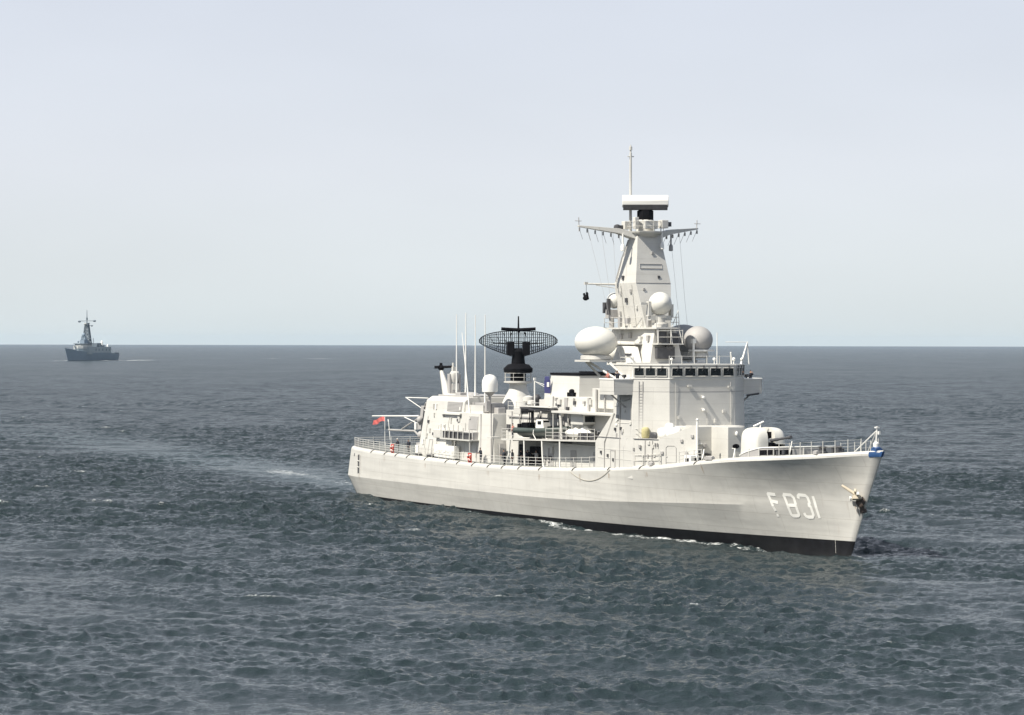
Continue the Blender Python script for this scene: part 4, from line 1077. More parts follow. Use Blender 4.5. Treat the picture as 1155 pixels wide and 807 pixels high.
railing([(78.1, -1.6, 20.42), (78.1, 1.4, 20.42)], 1.4, 2, 1.4, parent=twp)
q = MB(); q.tube([(77.8, 1.1, 22.1), (77.8, 1.0, 24.0), (77.8, .2, 22.2)], .06); q.tube([(78.0, -1.6, 20.4), (77.8, -1.6, 22)], .06); q.tube([(78.1, .1, 20.4), (77.8, .1, 22)], .06); q.tube([(78.1, 1.4, 20.4), (77.8, 1.1, 22)], .06); build_each(q, 'support_post', PAINT, twp)
q = MB(); q.rbox((77.2, -.3, 19.4), (.5, 2.2, 1.3)); q.rbox((77.2, .8, 21.0), (.6, .8, 1.1)); q.rbox((77.2, -.7, 21.1), (.5, 1.0, 1.2)); q.ell((77.3, .2, 20.0), .4, .5, .4, 10, 6); build_each(q, 'equipment_cabinet', STEEL, twp, None, .04)
q = MB(); q.loft([[(70.8, -3.6, 18.2), (75.4, -3.6, 18.2), (75.4, -2.1, 18.2), (70.8, -2.1, 18.2)], [(71.8, -3.4, 20.1), (74.4, -3.4, 20.1), (74.4, -2.1, 20.1), (71.8, -2.1, 20.1)]]); q.build('side_cabinet', WHITE, twp, 50, .12)
q = MB(); q.rbox((75.0, -3.66, 19.2), (1.4, .1, .25)); q.build('cabinet_handle', STEEL, twp)
# mast proper: two tapering halves meeting at the widest level
ma = MB()
ma.loft([[(68.6, -1.55, 22.1), (75.2, -1.55, 22.1), (75.2, 1.55, 22.1), (68.6, 1.55, 22.1)],
         [(68.9, -2.2, 27.1), (73.9, -2.2, 27.1), (73.9, 2.2, 27.1), (68.9, 2.2, 27.1)],
         [(69.9, -1.75, 30.0), (73.35, -1.75, 30.0), (73.35, 1.75, 30.0), (69.9, 1.75, 30.0)],
         [(71.1, -1.45, 32.3), (72.9, -1.45, 32.3), (72.9, 1.45, 32.3), (71.1, 1.45, 32.3)]])
mast = part(ma, 'mast', PAINT, None, None, .03)
q = MB()
def mf(y, z):   # point on the mast's front face
    return Vector((75.2 - 1.3 * (z - 22.1) / 5.0 if z < 27.1 else 73.9 - (z - 27.1) * .19, y, z)) + Vector((.03, 0, 0))
q.tube([mf(-1.5, 28.7), mf(1.25, 28.7), mf(1.25, 29.2), mf(-1.5, 29.2), mf(-1.5, 28.7)], .04, 4); q.tube([mf(-2.15, 27.1), mf(2.15, 27.1)], .03, 4); q.build('panel_frame', GREYP, mast)
q = MB(); q.rbox(mf(.75, 27.75), (.12, .28, .3)); q.rbox((70.9, -2.2, 27.7), (.4, .16, .45)); q.rbox((71.4, -2.0, 25.2), (.5, .2, .5)); build_each(q, 'mast_light', STEEL, mast)
q = MB(); q.tube([(70.2, -1.85, 30.2), (71.3, -1.55, 32.2)], .04); q.tube([(69.3, -2.3, 27.3), (69.9, -1.85, 29.9), (70.9, -1.55, 31.9)], .05); q.build('ladder', GREYP, mast)
# top platform and yards
q = MB(); q.lathe([(1.3, 32.2), (2.1, 32.65), (2.15, 32.8), (1.2, 32.85)], (72.0, 0, 0), 8); q.lathe([(1.0, 32.8), (1.0, 34.0), (.9, 34.1)], (72.0, 0, 0), 20); tp = q.build('top_platform', PAINT, mast, 30)
q = MB()
for t in np.linspace(0, 2 * math.pi, 13)[:-1]: q.tube([(72 + 2.0 * math.cos(t), 2.0 * math.sin(t), 32.8), (72 + 2.0 * math.cos(t), 2.0 * math.sin(t), 33.9)], .035)
for z in (33.35, 33.9): q.tube([(72 + 2.0 * math.cos(t), 2.0 * math.sin(t), z) for t in np.linspace(0, 2 * math.pi, 17)], .025, 4)
q.build('platform_rail', PAINT, tp)
q = MB(); q.rbox((73.4, 1.5, 33.6), (1.0, .8, .9)); q.rbox((73.6, -.2, 33.5), (.5, 1.6, .9)); q.rbox((71.0, -1.9, 33.5), (.8, .7, .9)); q.rbox((72.6, -1.5, 33.7), (.6, .5, 1.3)); build_each(q, 'mast_aerial_box', PAINT, tp, None, .05)
q = MB(); q.rbox((73.5, 2.1, 33.6), (.5, .5, .5)); q.rbox((70.6, -2.6, 33.2), (.9, .7, .6)); q.ell((70.3, -2.6, 33.3), .5, .4, .35, 10, 6); build_each(q, 'mast_light', STEEL, tp)
for s in (-1, 1):
    q = MB()
    q.loft([[(72.6, s * 1.3, 31.9), (71.2, s * 1.3, 31.9), (71.2, s * 1.3, 32.6), (72.6, s * 1.3, 32.6)],
            [(72.0, s * 3.2, 32.55), (71.0, s * 3.2, 32.55), (71.0, s * 3.2, 33.1), (72.0, s * 3.2, 33.1)],
            [(70.6, s * 7.5, 33.25), (70.2, s * 7.5, 33.25), (70.2, s * 7.5, 33.42), (70.6, s * 7.5, 33.42)]])
    yd = q.build('yardarm', PAINT, mast, None, .02)
    q = MB()
    for k in range(6):
        y = s * (3.0 + .88 * k); x = 71.5 - .24 * (3 + .88 * k - 1.3) * .9 + .3
        z = 32.5 + (abs(y) - 3.0) * .16
        q.tube([(x, y, z), (x - .1, y - s * .15, z - .45), (x - .2, y - s * .5, z - 1.3)], .022, 4); q.rbox((x, y, z - .25), (.14, .14, .4))
    q.tube([(70.4, s * 7.4, 33.3), (70.4, s * 7.45, 34.3)], .05); q.tube([(70.4, s * 7.1, 33.9), (70.4, s * 7.9, 33.9)], .04); q.build('halyard_fitting', GREYP, yd)
q = MB()
for (x, y, z, x1, y1) in ((71.2, -3.6, 32.6, 74.0, -3.9), (70.9, -4.9, 32.8, 74.6, -4.4), (71.2, 3.6, 32.6, 74.0, 3.9), (70.9, 4.9, 32.8, 74.6, 4.4), (70.6, -6.4, 33.0, 76.5, -5.2)):
    q.tube([(x, y, z), (x * .5 + x1 * .5 - .1, y * .5 + y1 * .5, z * .5 + 9.0), (x1, y1, 18.2)], .013, 4)
q.build('signal_halyard', GREYP, mast)
for (x, y, z) in ((72.2, -2.9, 32.5), (73.6, 1.25, 32.7), (71.9, 3.3, 32.6)):
    q = MB(); q.tube([(x, y, z), (x, y, z - 1.1)], .10, 8); q.lathe([(.1, -1.9), (.24, -1.85), (.22, -1.3), (.1, -1.1)], (x, y, z), 12); build_each(q, 'hanging_aerial', WHITE if y < 2 else GREYP, mast, 40)
q = MB(); q.tube([(68.9, -2.1, 27.0), (67.9, -5.4, 27.05)], .14, 6, .10); q.tube([(68.9, -2.2, 26.6), (68.3, -4.2, 26.9)], .05); q.rbox((67.95, -5.3, 27.1), (.25, .4, .3)); ly_ = q.build('lower_yard', PAINT, mast)
# rotating 3-D radar on top, mast head pole behind it
RA = R(-27)
q = MB(); q.lathe([(.95, 34.0), (.95, 35.1), (.6, 35.25)], (72.0, 0, 0), 8); q.rbox((72.0, 0, 35.35), (1.0, 1.0, .35), RA); rd = part(q, 'radar_antenna', DARK, None, None, .03)
Rm = Matrix.Translation((72.0, 0, 0)) @ Matrix.Rotation(RA, 4, 'Z')
prof = [(.55, 35.62), (.95, 35.72), (1.0, 36.2), (.85, 36.62), (.5, 36.82), (-.6, 36.82), (-.8, 36.5), (-.8, 35.8), (-.5, 35.5)]
q = MB(); q.loft([[Rm @ Vector((x, yy, z)) for x, z in prof] for yy in (-2.55, 2.55)]); fc_ = q.build('antenna_face', WHITE, rd, 35, .05)
q = MB(); q.loft([[Rm @ Vector((x, yy, z)) for x, z in ((.97, 35.72), (.85, 35.22), (-.5, 35.2), (-.55, 35.6), (.7, 35.7))] for yy in (-2.45, 2.45)]); q.build('antenna_underside', STEEL, rd)
q = MB(); q.tube([(70.3, -.95, 32.8), (70.3, -.95, 36.0), (70.3, -.95, 41.6)], .18, 8, .14); q.tube([(70.3, -.95, 40.8), (70.3, -.95, 42.5)], .13, 8, .07); q.tube([(70.3, -1.35, 41.2), (70.3, -.55, 41.2)], .06); q.tube([(70.3, -.95, 41.9), (70.3, -.95, 42.3)], .18, 8); part(q, 'mast_pole', PAINT, None, 40)

# ---- radomes
def radome(c, rx, ry, rz, base_z, m=DOME):
    q = MB(); q.ell(c, rx, ry, rz, 36, 22); d = part(q, 'radome', m, None, 80)
    q = MB(); q.lathe([(rx * .55, base_z), (rx * .72, base_z + .12), (rx * .72, base_z + .5), (rx * .5, c[2] - rz * .75)], (c[0], c[1], 0), 24); q.build('radome_base', PAINT, d, 40)
    return d
d1 = radome((72.4, -6.3, 20.55), 2.35, 2.35, 1.72, 18.55)
q = MB()
q.box(70.6, 74.2, -8.0, -2.1, 18.4, 18.6); q.tube([(72.4, -7.2, 18.4), (76.0, -5.0, 16.2)], .14, 6); q.tube([(71.4, -7.0, 18.4), (73.0, -4.6, 15.4)], .14, 6); q.tube([(74.0, -5.6, 18.4), (77.4, -4.9, 16.4)], .12, 6); q.box(75.0, 78.6, -4.9, -3.4, 17.6, 18.0); q.tube([(78.4, -4.8, 18), (78.4, -4.8, 18.9), (75.4, -4.8, 18.9)], .05); q.build('radome_bracket', PAINT, d1)
d2 = radome((71.2, 5.3, 20.9), 2.2, 2.2, 1.65, 18.6, GREYP)  # port dome in darker grey, its shade put into the paint
q = MB(); q.box(70.2, 73.4, 2.1, 7.0, 18.4, 18.6); q.tube([(72, 5.5, 18.4), (74.5, 4.8, 16)], .14); q.build('radome_bracket', PAINT, d2)
d3 = radome((75.2, 4.95, 20.85), 1.62, 1.62, 1.5, 18.8, GREYP)  # grey instead of dome paint stands for the shade on this side
q = MB(); q.box(75.4, 76.6, 3.6, 6.2, 19.55, 19.75); q.tube([(76.4, 3.7, 18.2), (76.4, 3.7, 20.6)], .14, 8); q.rbox((76.4, 3.7, 20.7), (.5, .4, .5)); q.tube([(76.0, 5.6, 18.2), (76.0, 5.6, 19.6)], .12); q.box(75.6, 76.4, 4.2, 5.2, 18.22, 18.6); q.build('radome_bracket', WHITE, d3)
# fire control dome ahead of the mast
q = MB(); q.ell((76.8, -0.70, 24.75), 1.28, 1.28, 1.28, 32, 20); d4 = part(q, 'radome', DOME, None, 80)
q = MB(); q.lathe([(1.22, -.15), (1.0, .9), (.45, 1.4), (.03, 1.5)], (76.8, -0.70, 24.75), 28, Matrix.Rotation(R(-10), 4, 'Z') @ Matrix.Rotation(R(86), 4, 'Y')); q.build('radome_nose', DOME, d4, 60)
q = MB(); q.lathe([(.9, 22.1), (.9, 22.6), (.55, 22.7), (.55, 23.5)], (76.8, -.70, 0), 18); q.rbox((76.8, -2.1, 24.2), (.6, .35, 1.6)); q.rbox((76.8, -2.6, 24.75), (.3, 1.1, .25)); q.rbox((76.8, .65, 24.0), (.6, .3, 1.4)); q.rbox((76.7, -.7, 23.2), (.8, 2.6, .5)); q.build('tracker_yoke', PAINT, d4, 40)
q = MB(); q.ell((68.2, -1.9, 25.2), .9, .8, .9, 20, 12); d5 = part(q, 'radome', DOME, None, 80)
q = MB(); q.box(67.6, 68.9, -2.7, -1.2, 23.2, 24.2); q.tube([(68.2, -2.2, 22.2), (68.2, -2.2, 23.4)], .3, 8); q.build('radome_base', GREYP, d5, None, .05)
q = MB(); q.box(68.5, 68.9, -3.0, -2.7, 23.6, 25.4); q.rbox((67.4, -2.6, 24.4), (.5, .4, 1.2)); q.build('tracker_yoke', STEEL, d5)
q = MB(); q.ell((69.6, -2.55, 19.2), .8, .8, .8, 16, 10); d6 = part(q, 'radome', DOME, None, 80)
q = MB(); q.rbox((70.8, -2.5, 22.8), (.5, .3, 1.1)); q.rbox((72.6, -2.5, 22.9), (.7, .4, .6)); q.rbox((75.6, -1.45, 22.7), (.5, .4, .9)); build_each(q, 'equipment_cabinet', GREYP, twp)
for (y, z, w_, h_) in ((-.9, 24.0, .3, .4), (1.0, 25.8, .3, .3), (-1.3, 26.4, .25, .25), (.2, 30.4, .3, .25)):
    fit_box(mast, mf(y, z) + Vector((.05, 0, 0)), (.14, w_, h_), GREYP)
for (x, z) in ((69.6, 23.8), (71.5, 23.2), (73.6, 24.4), (72.6, 26.2), (70.2, 26.0)):
    fit_box(mast, (x, -1.62 - (z - 22.1) * .13, z), (.35, .16, .4), rf_.choice((GREYP, PAINT)))
for x in (70.4, 73.0): fit_pipe(mast, [(x, -1.62, 22.2), (x, -2.25, 26.9)], .035)
for (x, z, w_) in ((68.2, 19.4, .8), (69.4, 21.2, .6), (71.5, 21.3, .5), (74.0, 20.9, .6), (75.8, 21.0, .4)):
    fit_box(twp, (x, -2.02 + (z - 18) * .16 - .1, z), (w_, .3, .6), rf_.choice((GREYP, PAINT)))
# bridge roof fittings
q = MB()
for (y, r_) in ((2.0, .18), (4.4, .2), (5.4, .17), (-3.2, .16)):
    q.ell((84.0, y, 18.75), r_, r_, r_, 10, 8); q.tube([(84.0, y, 18.2), (84.0, y, 18.7)], .05)
q.tube([(82.8, 6.0, 18.2), (82.6, 6.9, 20.6)], .14, 6, .07); q.tube([(82.8, 7.0, 18.2), (82.6, 6.9, 20.4)], .06); q.tube([(82.6, 4.2, 20.6), (82.6, 7.0, 20.6)], .04); q.tube([(83.0, 2.9, 18.2), (83.0, 2.9, 21.6)], .045); q.tube([(82.5, 5.0, 18.2), (82.8, 4.7, 19.5)], .09)
part(q, 'roof_aerial', WHITE, None, 40)
railing([(84.6, -3.8, 18.22), (84.6, 3.8, 18.22)], .85, 1, 1.5, r=.02)

# ================================================================== PEOPLE
def sh(x, y, z=0.0):
    """ship point to world"""
    return SHIP_O + sX * x + sY * y + Vector((0, 0, z))

def body_mesh(pose, top_m, bottom_m):
    """one continuous figure: skeleton of joints with radii, grown into a skin"""
    V = []; E = []; Rd = []
    def v(p, r, par=None):
        V.append(p); Rd.append(r if isinstance(r, tuple) else (r, r)); i = len(V) - 1
        if par is not None: E.append((par, i))
        return i
    lean = pose.get('lean', 0.0)
    def up_(z, x=0.0): return (x + lean * (z - 0.95), z)
    x, z = up_(0.95); pel = v((x, 0, z), (.15, .12))
    x, z = up_(1.15); wst = v((x, 0, z), (.14, .11), pel)
    x, z = up_(1.33); chs = v((x, 0, z), (.165, .12), wst)
    x, z = up_(1.47); nkb = v((x, 0, z), (.07, .065), chs)
    x, z = up_(1.545); nk = v((x + .01, 0, z), .055, nkb)
    x, z = up_(1.63); hd_ = v((x + .02, 0, z), (.078, .09), nk)
    x, z = up_(1.72); hd2 = v((x + .02, 0, z), (.076, .088), hd_)
    x, z = up_(1.635); v((x + .115, 0, z), .016, hd_)
    for s in (-1, 1):
        st = pose.get('stride', 0.0) * s
        hp = v((0.0, s * .10, .90), .095, pel)
        kn = v((st * .5 + .02, s * .11, .50), .062, hp)
        an_ = v((st, s * .115, .09), .045, kn)
        v((st + .16, s * .13, .035), .035, an_)
        sx_, sz_ = up_(1.42)
        shd = v((sx_, s * .20, sz_), .062, chs)
        el, wr, hn = pose['arm'][0 if s < 0 else 1]
        e = v((sx_ + el[0], s * (.2 + el[1]), sz_ + el[2]), .045, shd)
        w = v((sx_ + wr[0], s * (.2 + wr[1]), sz_ + wr[2]), .032, e)
        pm = Vector((sx_ + hn[0], s * (.2 + hn[1]), sz_ + hn[2])); p = v(tuple(pm), (.036, .02), w)
        wp = Vector(V[w]); d = (pm - wp).normalized(); sd = d.cross(Vector((0, 1, 0.2))).normalized()
        for k, l in ((-1.5, .065), (-.5, .08), (.5, .085), (1.5, .07)):
            v(tuple(pm + d * l + sd * .018 * k), .009, p)
        v(tuple(pm + d * .02 + sd * .05), .010, p)
    me = bpy.data.meshes.new('person'); me.from_pydata(V, E, [])
    ob = bpy.data.objects.new('person_tmp', me); col.objects.link(ob)
    sk = ob.modifiers.new('skin', 'SKIN'); sk.use_smooth_shade = True
    Rd = [tuple(c * (1.28 if c >= .045 and not (p[2] > 1.5) else 1.0) for c in q_) for p, q_ in zip(V, Rd)]
    if not me.skin_vertices:
        bpy.context.view_layer.objects.active = ob; bpy.ops.mesh.customdata_skin_add()
    for i, rr in enumerate(Rd): me.skin_vertices[0].data[i].radius = rr
    for i in range(len(V)): me.skin_vertices[0].data[i].use_root = (i == 0)
    sb = ob.modifiers.new('sub', 'SUBSURF'); sb.levels = 1; sb.render_levels = 1
    dg = bpy.context.evaluated_depsgraph_get(); dg.update()
    m2 = bpy.data.meshes.new_from_object(ob.evaluated_get(dg))
    bpy.data.objects.remove(ob)
    m2.materials.clear()
    for mm in (top_m, bottom_m, SKIN, BOOTS): m2.materials.append(mm)
    hands = [Vector(V[i]) for i in range(len(V))]
    palms = [Vector(V[i]) for i, r_ in enumerate(Rd) if r_ == (.036, .02)]
    for f in m2.polygons:
        c = f.center; xh = lean * (c.z - .95)
        k = 0 if c.z > 0.97 else 1
        if c.z < .13: k = 3
        if c.z > 1.52 and abs(c.y) < .14 and abs(c.x - xh) < .3: k = 2
        if any((c - h_).length < .11 for h_ in palms): k = 2
        f.material_index = k; f.use_smooth = True
    return m2, Vector((lean * .77 + .02, 0, 1.72))
HANG = ((.02, .05, -.28), (.06, .06, -.52), (.09, .05, -.61))
REST = ((.10, .06, -.26), (.34, .02, -.30), (.43, .0, -.31))
RAISE = ((.16, .08, -.16), (.22, -.06, .08), (.20, -.10, .17))
POINT = ((.24, .06, -.06), (.48, .04, .02), (.57, .03, .03))
bodies = {}
def person(x, y, z, face, pose, top_m, bottom_m, label, hair=HAIR, hair_name='hair'):
    key = (pose, top_m.name, bottom_m.name)
    P = {'stand': dict(arm=(HANG, HANG), stride=.06), 'lean': dict(arm=(REST, REST), lean=.13, stride=.08), 'look': dict(arm=(RAISE, RAISE), lean=.03), 'point': dict(arm=(POINT, HANG), stride=.1), 'walk': dict(arm=(HANG, REST), stride=.22, lean=.06)}[pose]
    if key not in bodies: bodies[key] = body_mesh(P, top_m, bottom_m)
    me, hc = bodies[key]
    o = bpy.data.objects.new('person', me); col.objects.link(o)
    o.location = sh(x, y, z); o.rotation_euler = (0, 0, SHIP_PSI + R(face))
    tag(o, label, 'person', 'crew members on the deck of the frigate')
    q = MB(); q.ell((hc.x - .012, 0, hc.z + .015), .093, .083, .085, 12, 8); q.build(hair_name, hair, o, 60)
    return o
dz0 = lambda x: deck_z(x)
person(14.6, -5.5, dz0(14.6), -90, 'lean', NAVY, NAVY, 'person in dark clothes leaning on the stern rail, farthest aft of the crew', WHITE, 'cap')
person(17.6, -5.3, dz0(17.6), -60, 'stand', NAVY, NAVY, 'person in dark clothes standing by the after end of the hangar')
person(41.4, -5.95, dz0(41.4), -80, 'lean', NAVY, NAVY, 'person in dark clothes at the rail beside the red lifebuoy below the hangar corner')
person(49.5, -5.6, dz0(49.5), -95, 'stand', NAVY, NAVY, 'person in dark clothes under the boat platform, nearest its after post')
person(50.7, -5.0, dz0(50.7), -120, 'walk', NAVY, NAVY, 'person in dark clothes standing behind another under the after end of the boat platform')
person(53.3, -5.7, dz0(53.3), -80, 'lean', NAVY, NAVY, 'person in dark clothes leaning on the rail between two posts of the boat platform')
person(55.1, -5.2, dz0(55.1), -60, 'point', GREYP, NAVY, 'person in grey top pointing out, under the middle of the boat platform')
PINK = mat('faded_red_cloth', (0.42, 0.17, 0.14), 0.8, var=0.2, scale=6)
person(51.2, -6.35, 9.25, -90, 'stand', PINK, NAVY, 'person in faded red jacket on the boat platform behind the stern of the dark boat')
person(80.6, -7.9, 15.72, -50, 'look', NAVY, NAVY, 'person in dark clothes on the starboard bridge wing looking out with raised hands')
person(79.3, -8.3, 15.72, -90, 'lean', PINK, NAVY, 'person in reddish top on the outer after corner of the starboard bridge wing')
person(81.3, -5.75, 15.72, -30, 'stand', NAVY, NAVY, 'person in dark clothes in the doorway between bridge windows and wing')
person(81.2, 8.1, 15.72, 20, 'look', NAVY, NAVY, 'person in dark clothes alone on the far bridge wing')

person(48.2, -6.0, dz0(48.2), -100, 'lean', NAVY, NAVY, 'person in dark clothes leaning on the rail just aft of the boat platform posts')
person(52.2, -4.9, dz0(52.2), -40, 'stand', NAVY, NAVY, 'person in dark clothes farthest from the rail of those under the boat platform')

# ================================================================== BOATS, BUOYS, FLAGS
def rhib(loc, rz):
    root = empty('inflatable_boat', sh(*loc), SHIP_PSI + rz)
    tag(root, 'dark green rigid inflatable boat with white console stowed on the frigate boat platform', 'boat')
    q = MB(); rings = []
    for i in range(15):
        t = i / 14; x = -3.3 + 6.7 * t
        b = 1.0 * (1 - max(0, (t - .55) / .45) ** 2.2) + .03; zk = .12 + .75 * max(0, (t - .6) / .4) ** 2
        rings.append([(x, -b, .75 + .25 * t ** 3), (x, -b * .8, .45 + .3 * t ** 3), (x, 0, zk), (x, b * .8, .45 + .3 * t ** 3), (x, b, .75 + .25 * t ** 3)])
    q.loft(rings); q.build('boat_hull', mat('boat_hull_paint', (.10, .115, .11), .5, var=.15), root, 40)
    for s in (-1, 1):
        q = MB(); pts = []
        for i in range(19):
            t = i / 18; x = -3.5 + 7.0 * t
            b = 1.05 * (1 - max(0, (t - .55) / .45) ** 2.2)
            pts.append((x, s * (b + .04), .86 + .34 * t ** 3))
        q.tube(pts, .30, 10, .24); q.build('buoyancy_tube', RUBBER, root, 60)
    q = MB(); q.loft([[(-.9, -.55, .8), (.5, -.55, .8), (.5, .55, .8), (-.9, .55, .8)], [(-.8, -.5, 2.0), (.15, -.5, 2.0), (.15, .5, 2.0), (-.8, .5, 2.0)]]); cn_ = q.build('console', WHITE, root, None, .05)
    q = MB(); q.box(-.55, .0, -.53, -.5, 1.5, 1.85); q.add([(.27, -.4, 1.5), (.27, .4, 1.5), (.20, .4, 1.9), (.20, -.4, 1.9)], [(0, 1, 2, 3)]); q.build('window', GLASS, cn_)
    q = MB()
    for s in (-1, 1): q.tube([(-3.0, s * .8, .9), (-2.7, s * .75, 2.7), (-1.6, s * .7, 2.75)], .07, 6); q.tube([(-1.6, s * .7, 2.75), (-1.5, s * .75, 1.0)], .05, 6)
    q.tube([(-2.7, -.75, 2.7), (-2.7, .75, 2.7)], .07, 6); q.rbox((-2.2, 0, 2.75), (1.2, 1.5, .08)); q.build('roll_bar', DARK, root, 50)
    q = MB(); q.rbox((-2.6, 0, 1.2), (1.0, 1.1, .9)); q.rbox((-3.5, .35, 1.0), (.5, .4, 1.0)); q.rbox((-3.5, -.35, 1.0), (.5, .4, 1.0)); q.build('engine', DARK, root, None, .08)
    q = MB()
    for x in (1.0, 1.8): q.rbox((x, 0, 1.1), (.55, .7, .5))
    q.ell((2.4, 0, 1.2), .8, .6, .3, 12, 6); q.build('seat', DARK, root, None, .06)
    q = MB(); q.tube([(-.2, -1.36, 1.0), (-.25, -1.38, .55), (.1, -1.30, 0.0)], .05); q.tube([(2.0, .0, 1.3), (2.0, 0, 2.1)], .05); q.build('grab_line', WHITE, root)
    return root
_b = rhib((57.2, -5.1, 9.35), R(14)); _b.scale = (1.16, 1.1, 1.14)
for x in (55.0, 59.3):
    q = MB(); q.rbox((x, -5.2, 9.42), (.25, 1.7, .35), R(14)); q.build('boat_cradle', PAINT, bplat, None, .03)

root = empty('covered_boat', sh(66.6, -5.4, 9.62), SHIP_PSI + R(6))
tag(root, 'small boat under a bright white tarpaulin forward of the dark green inflatable', 'boat')
q = MB(); rings = []
for i in range(13):
    t = i / 12; x = -2.4 + 4.8 * t; b = .75 * (1 - abs(2 * t - 1.0) ** 3.0) ** .5 + .03
    rings.append([(x, -b, .75), (x, -b * .75, .35), (x, 0, .2), (x, b * .75, .35), (x, b, .75)])
q.loft(rings); q.build('boat_hull', WHITE, root, 40)
q = MB(); rings = []
rg = random.Random(3)
for i in range(19):
    t = i / 18; x = -2.5 + 5.0 * t; b = .82 * (1 - abs(2 * t - 1.0) ** 3.0) ** .5 + .04
    hh = .75 + (.35 + .55 * t + .16 * math.sin(t * 19) + rg.uniform(-.06, .06)) * (1 - abs(2 * t - 1) ** 6)
    rings.append([(x, -b, .66), (x, -b * 1.02, .82), (x, -b * .6, .5 * (.85 + hh)), (x, 0.05 * rg.uniform(-1, 1), hh), (x, b * .6, .5 * (.85 + hh)), (x, b * 1.02, .82), (x, b, .66)])
q.loft(rings); q.build('tarpaulin', mat('white_canvas', (.78, .77, .73), .85, var=.06, scale=3), root, 55)

def lifebuoy(x, y, z, label, sq=False):
    q = MB(); n = 24
    rings = []
    for i in range(n + 1):
        t = 2 * math.pi * i / n; c = Vector((.36 * math.cos(t), 0, .36 * math.sin(t))); u = Vector((math.cos(t), 0, math.sin(t)))
        rings.append([c + u * .11 * math.cos(a) + Vector((0, .08 * math.sin(a), 0)) for a in [2 * math.pi * k / 8 for k in range(8)]])
    q.loft(rings, caps=False); o = q.build('lifebuoy', ORANGE, None, 80)
    o.location = sh(x, y, z); o.rotation_euler = (0, 0, SHIP_PSI)
    tag(o, label, 'lifebuoy', 'lifebuoys on the frigate rail')
    q = MB()
    for a in (45, 135, 225, 315):
        a = R(a); q.rbox((.36 * math.cos(a), 0, .36 * math.sin(a)), (.26, .19, .14), 0, -a)
    q.build('reflective_band', WHITE, o, None, .02)
    if sq:
        q = MB(); q.box(-.5, .5, .1, .16, -.62, .55); q.build('backing_board', RED, o, None, .01)
    return o
lifebuoy(40.2, -(deck_b(40) - .16), deck_z(40) + .58, 'red lifebuoy on a red board hung on the rail below the hangar corner', True)
lifebuoy(15.2, -(deck_b(15) - .16), deck_z(15) + .55, 'red lifebuoy on the stern rail beside the crew member at the fantail', True)

# ensign on its staff, signal pennant by the funnel, black day shape on the lower yard
PINKF = mat('sun_faded_red_cloth', (0.55, 0.13, 0.12), 0.8, var=0.2, scale=3)
q = MB(); q.tube([(-1.0, 0, 6.3), (-1.9, 0, 9.9)], .05, 6); q.tube([(-1.9, 0, 9.7), (-2.0, 0, 10.0)], .08, 6)
part(q, 'ensign_staff', WHITE, None, 40)
def cloth(name, w, hgt, mats, rows, wav, loc, rz, sag, label):
    """flag hanging in folds: rows give a material index by height"""
    mb = MB(); n, m = 22, 12; vs = []
    for th in (0, 1):
        for i in range(n + 1):
            for j in range(m + 1):
                u, v_ = i / n, j / m
                vs.append((-u * w, (wav * math.sin(u * 9 + v_ * 1.3) * (.25 + u)) + .012 * th, -v_ * hgt - sag * u * u * w + .10 * math.sin(u * 7)))
    k = (n + 1) * (m + 1)
    for th in (0, 1):
        for i in range(n):
            for j in range(m):
                a = th * k + i * (m + 1) + j; mb.mi = rows[min(int(j / m * len(rows)), len(rows) - 1)]
                mb.f.append((a, a + 1, a + m + 2, a + m + 1)); mb.m.append(mb.mi)
    mb.v = vs
    o = mb.build(name, mats, None, 80)
    o.location = sh(*loc); o.rotation_euler = (0, 0, SHIP_PSI + rz)
    tag(o, label, 'flag'); return o
cloth('ensign', 1.75, 0.6, [PINKF], [0], .22, (4.1, -3.0, 10.5), R(40), .30, 'red flag streaming at the stern under the long white boom')
q = MB(); q.tube([(4.1, -3.0, 6.2), (4.1, -3.0, 10.6)], .045, 6); part(q, 'flag_staff', WHITE, None, 40)
PBLUE = mat('pennant_blue', (.05, .055, .17), .8, var=.15, scale=4)
pn = MB()
pts = [(.0, 0, 0), (-.30, .04, -.45), (-.42, .02, -1.6), (-.30, -.02, -2.5)]
for i, (w_, z0, z1, k) in enumerate(((.42, 0, -.45, 0), (.55, -.45, -1.55, 0), (.5, -1.55, -1.95, 0), (.55, -1.95, -2.5, 1))):
    pn.mi = k; pn.rbox((-.1 + .02 * i, .01 * (i % 2), (z0 + z1) / 2), (w_ * 1.35, .09, abs(z1 - z0) + .01), .15 * i)
pn.mi = 1; pn.rbox((.02, -.07, -.95), (.28, .06, .55), .1)
o = pn.build('signal_pennant', [PBLUE, WHITE], None, None, .03); o.location = sh(54.6, -3.45, 16.55); o.rotation_euler = (0, 0, SHIP_PSI + R(55))
tag(o, 'blue and white pennant hanging down the after corner of the funnel', 'flag')
q = MB(); q.tube([(0, 0, 0), (0, 0, -1.0)], .025, 5); q.ell((-.05, -.05, -1.55), .42, .3, .28, 12, 8); q.tube([(.1, 0, -.9), (.25, .1, -1.7)], .13, 7); q.tube([(-.15, 0, -1.6), (-.65, .05, -1.05)], .14, 7); q.tube([(0, 0, -1.5), (.1, .1, -1.0)], .14, 7)
o = q.build('hanging_signal', DARK, None, 40); o.location = sh(67.95, -5.25, 27.0); o.rotation_euler = (0, 0, SHIP_PSI)
tag(o, 'black signal shape hanging below the short lower yard of the mast', 'signal')

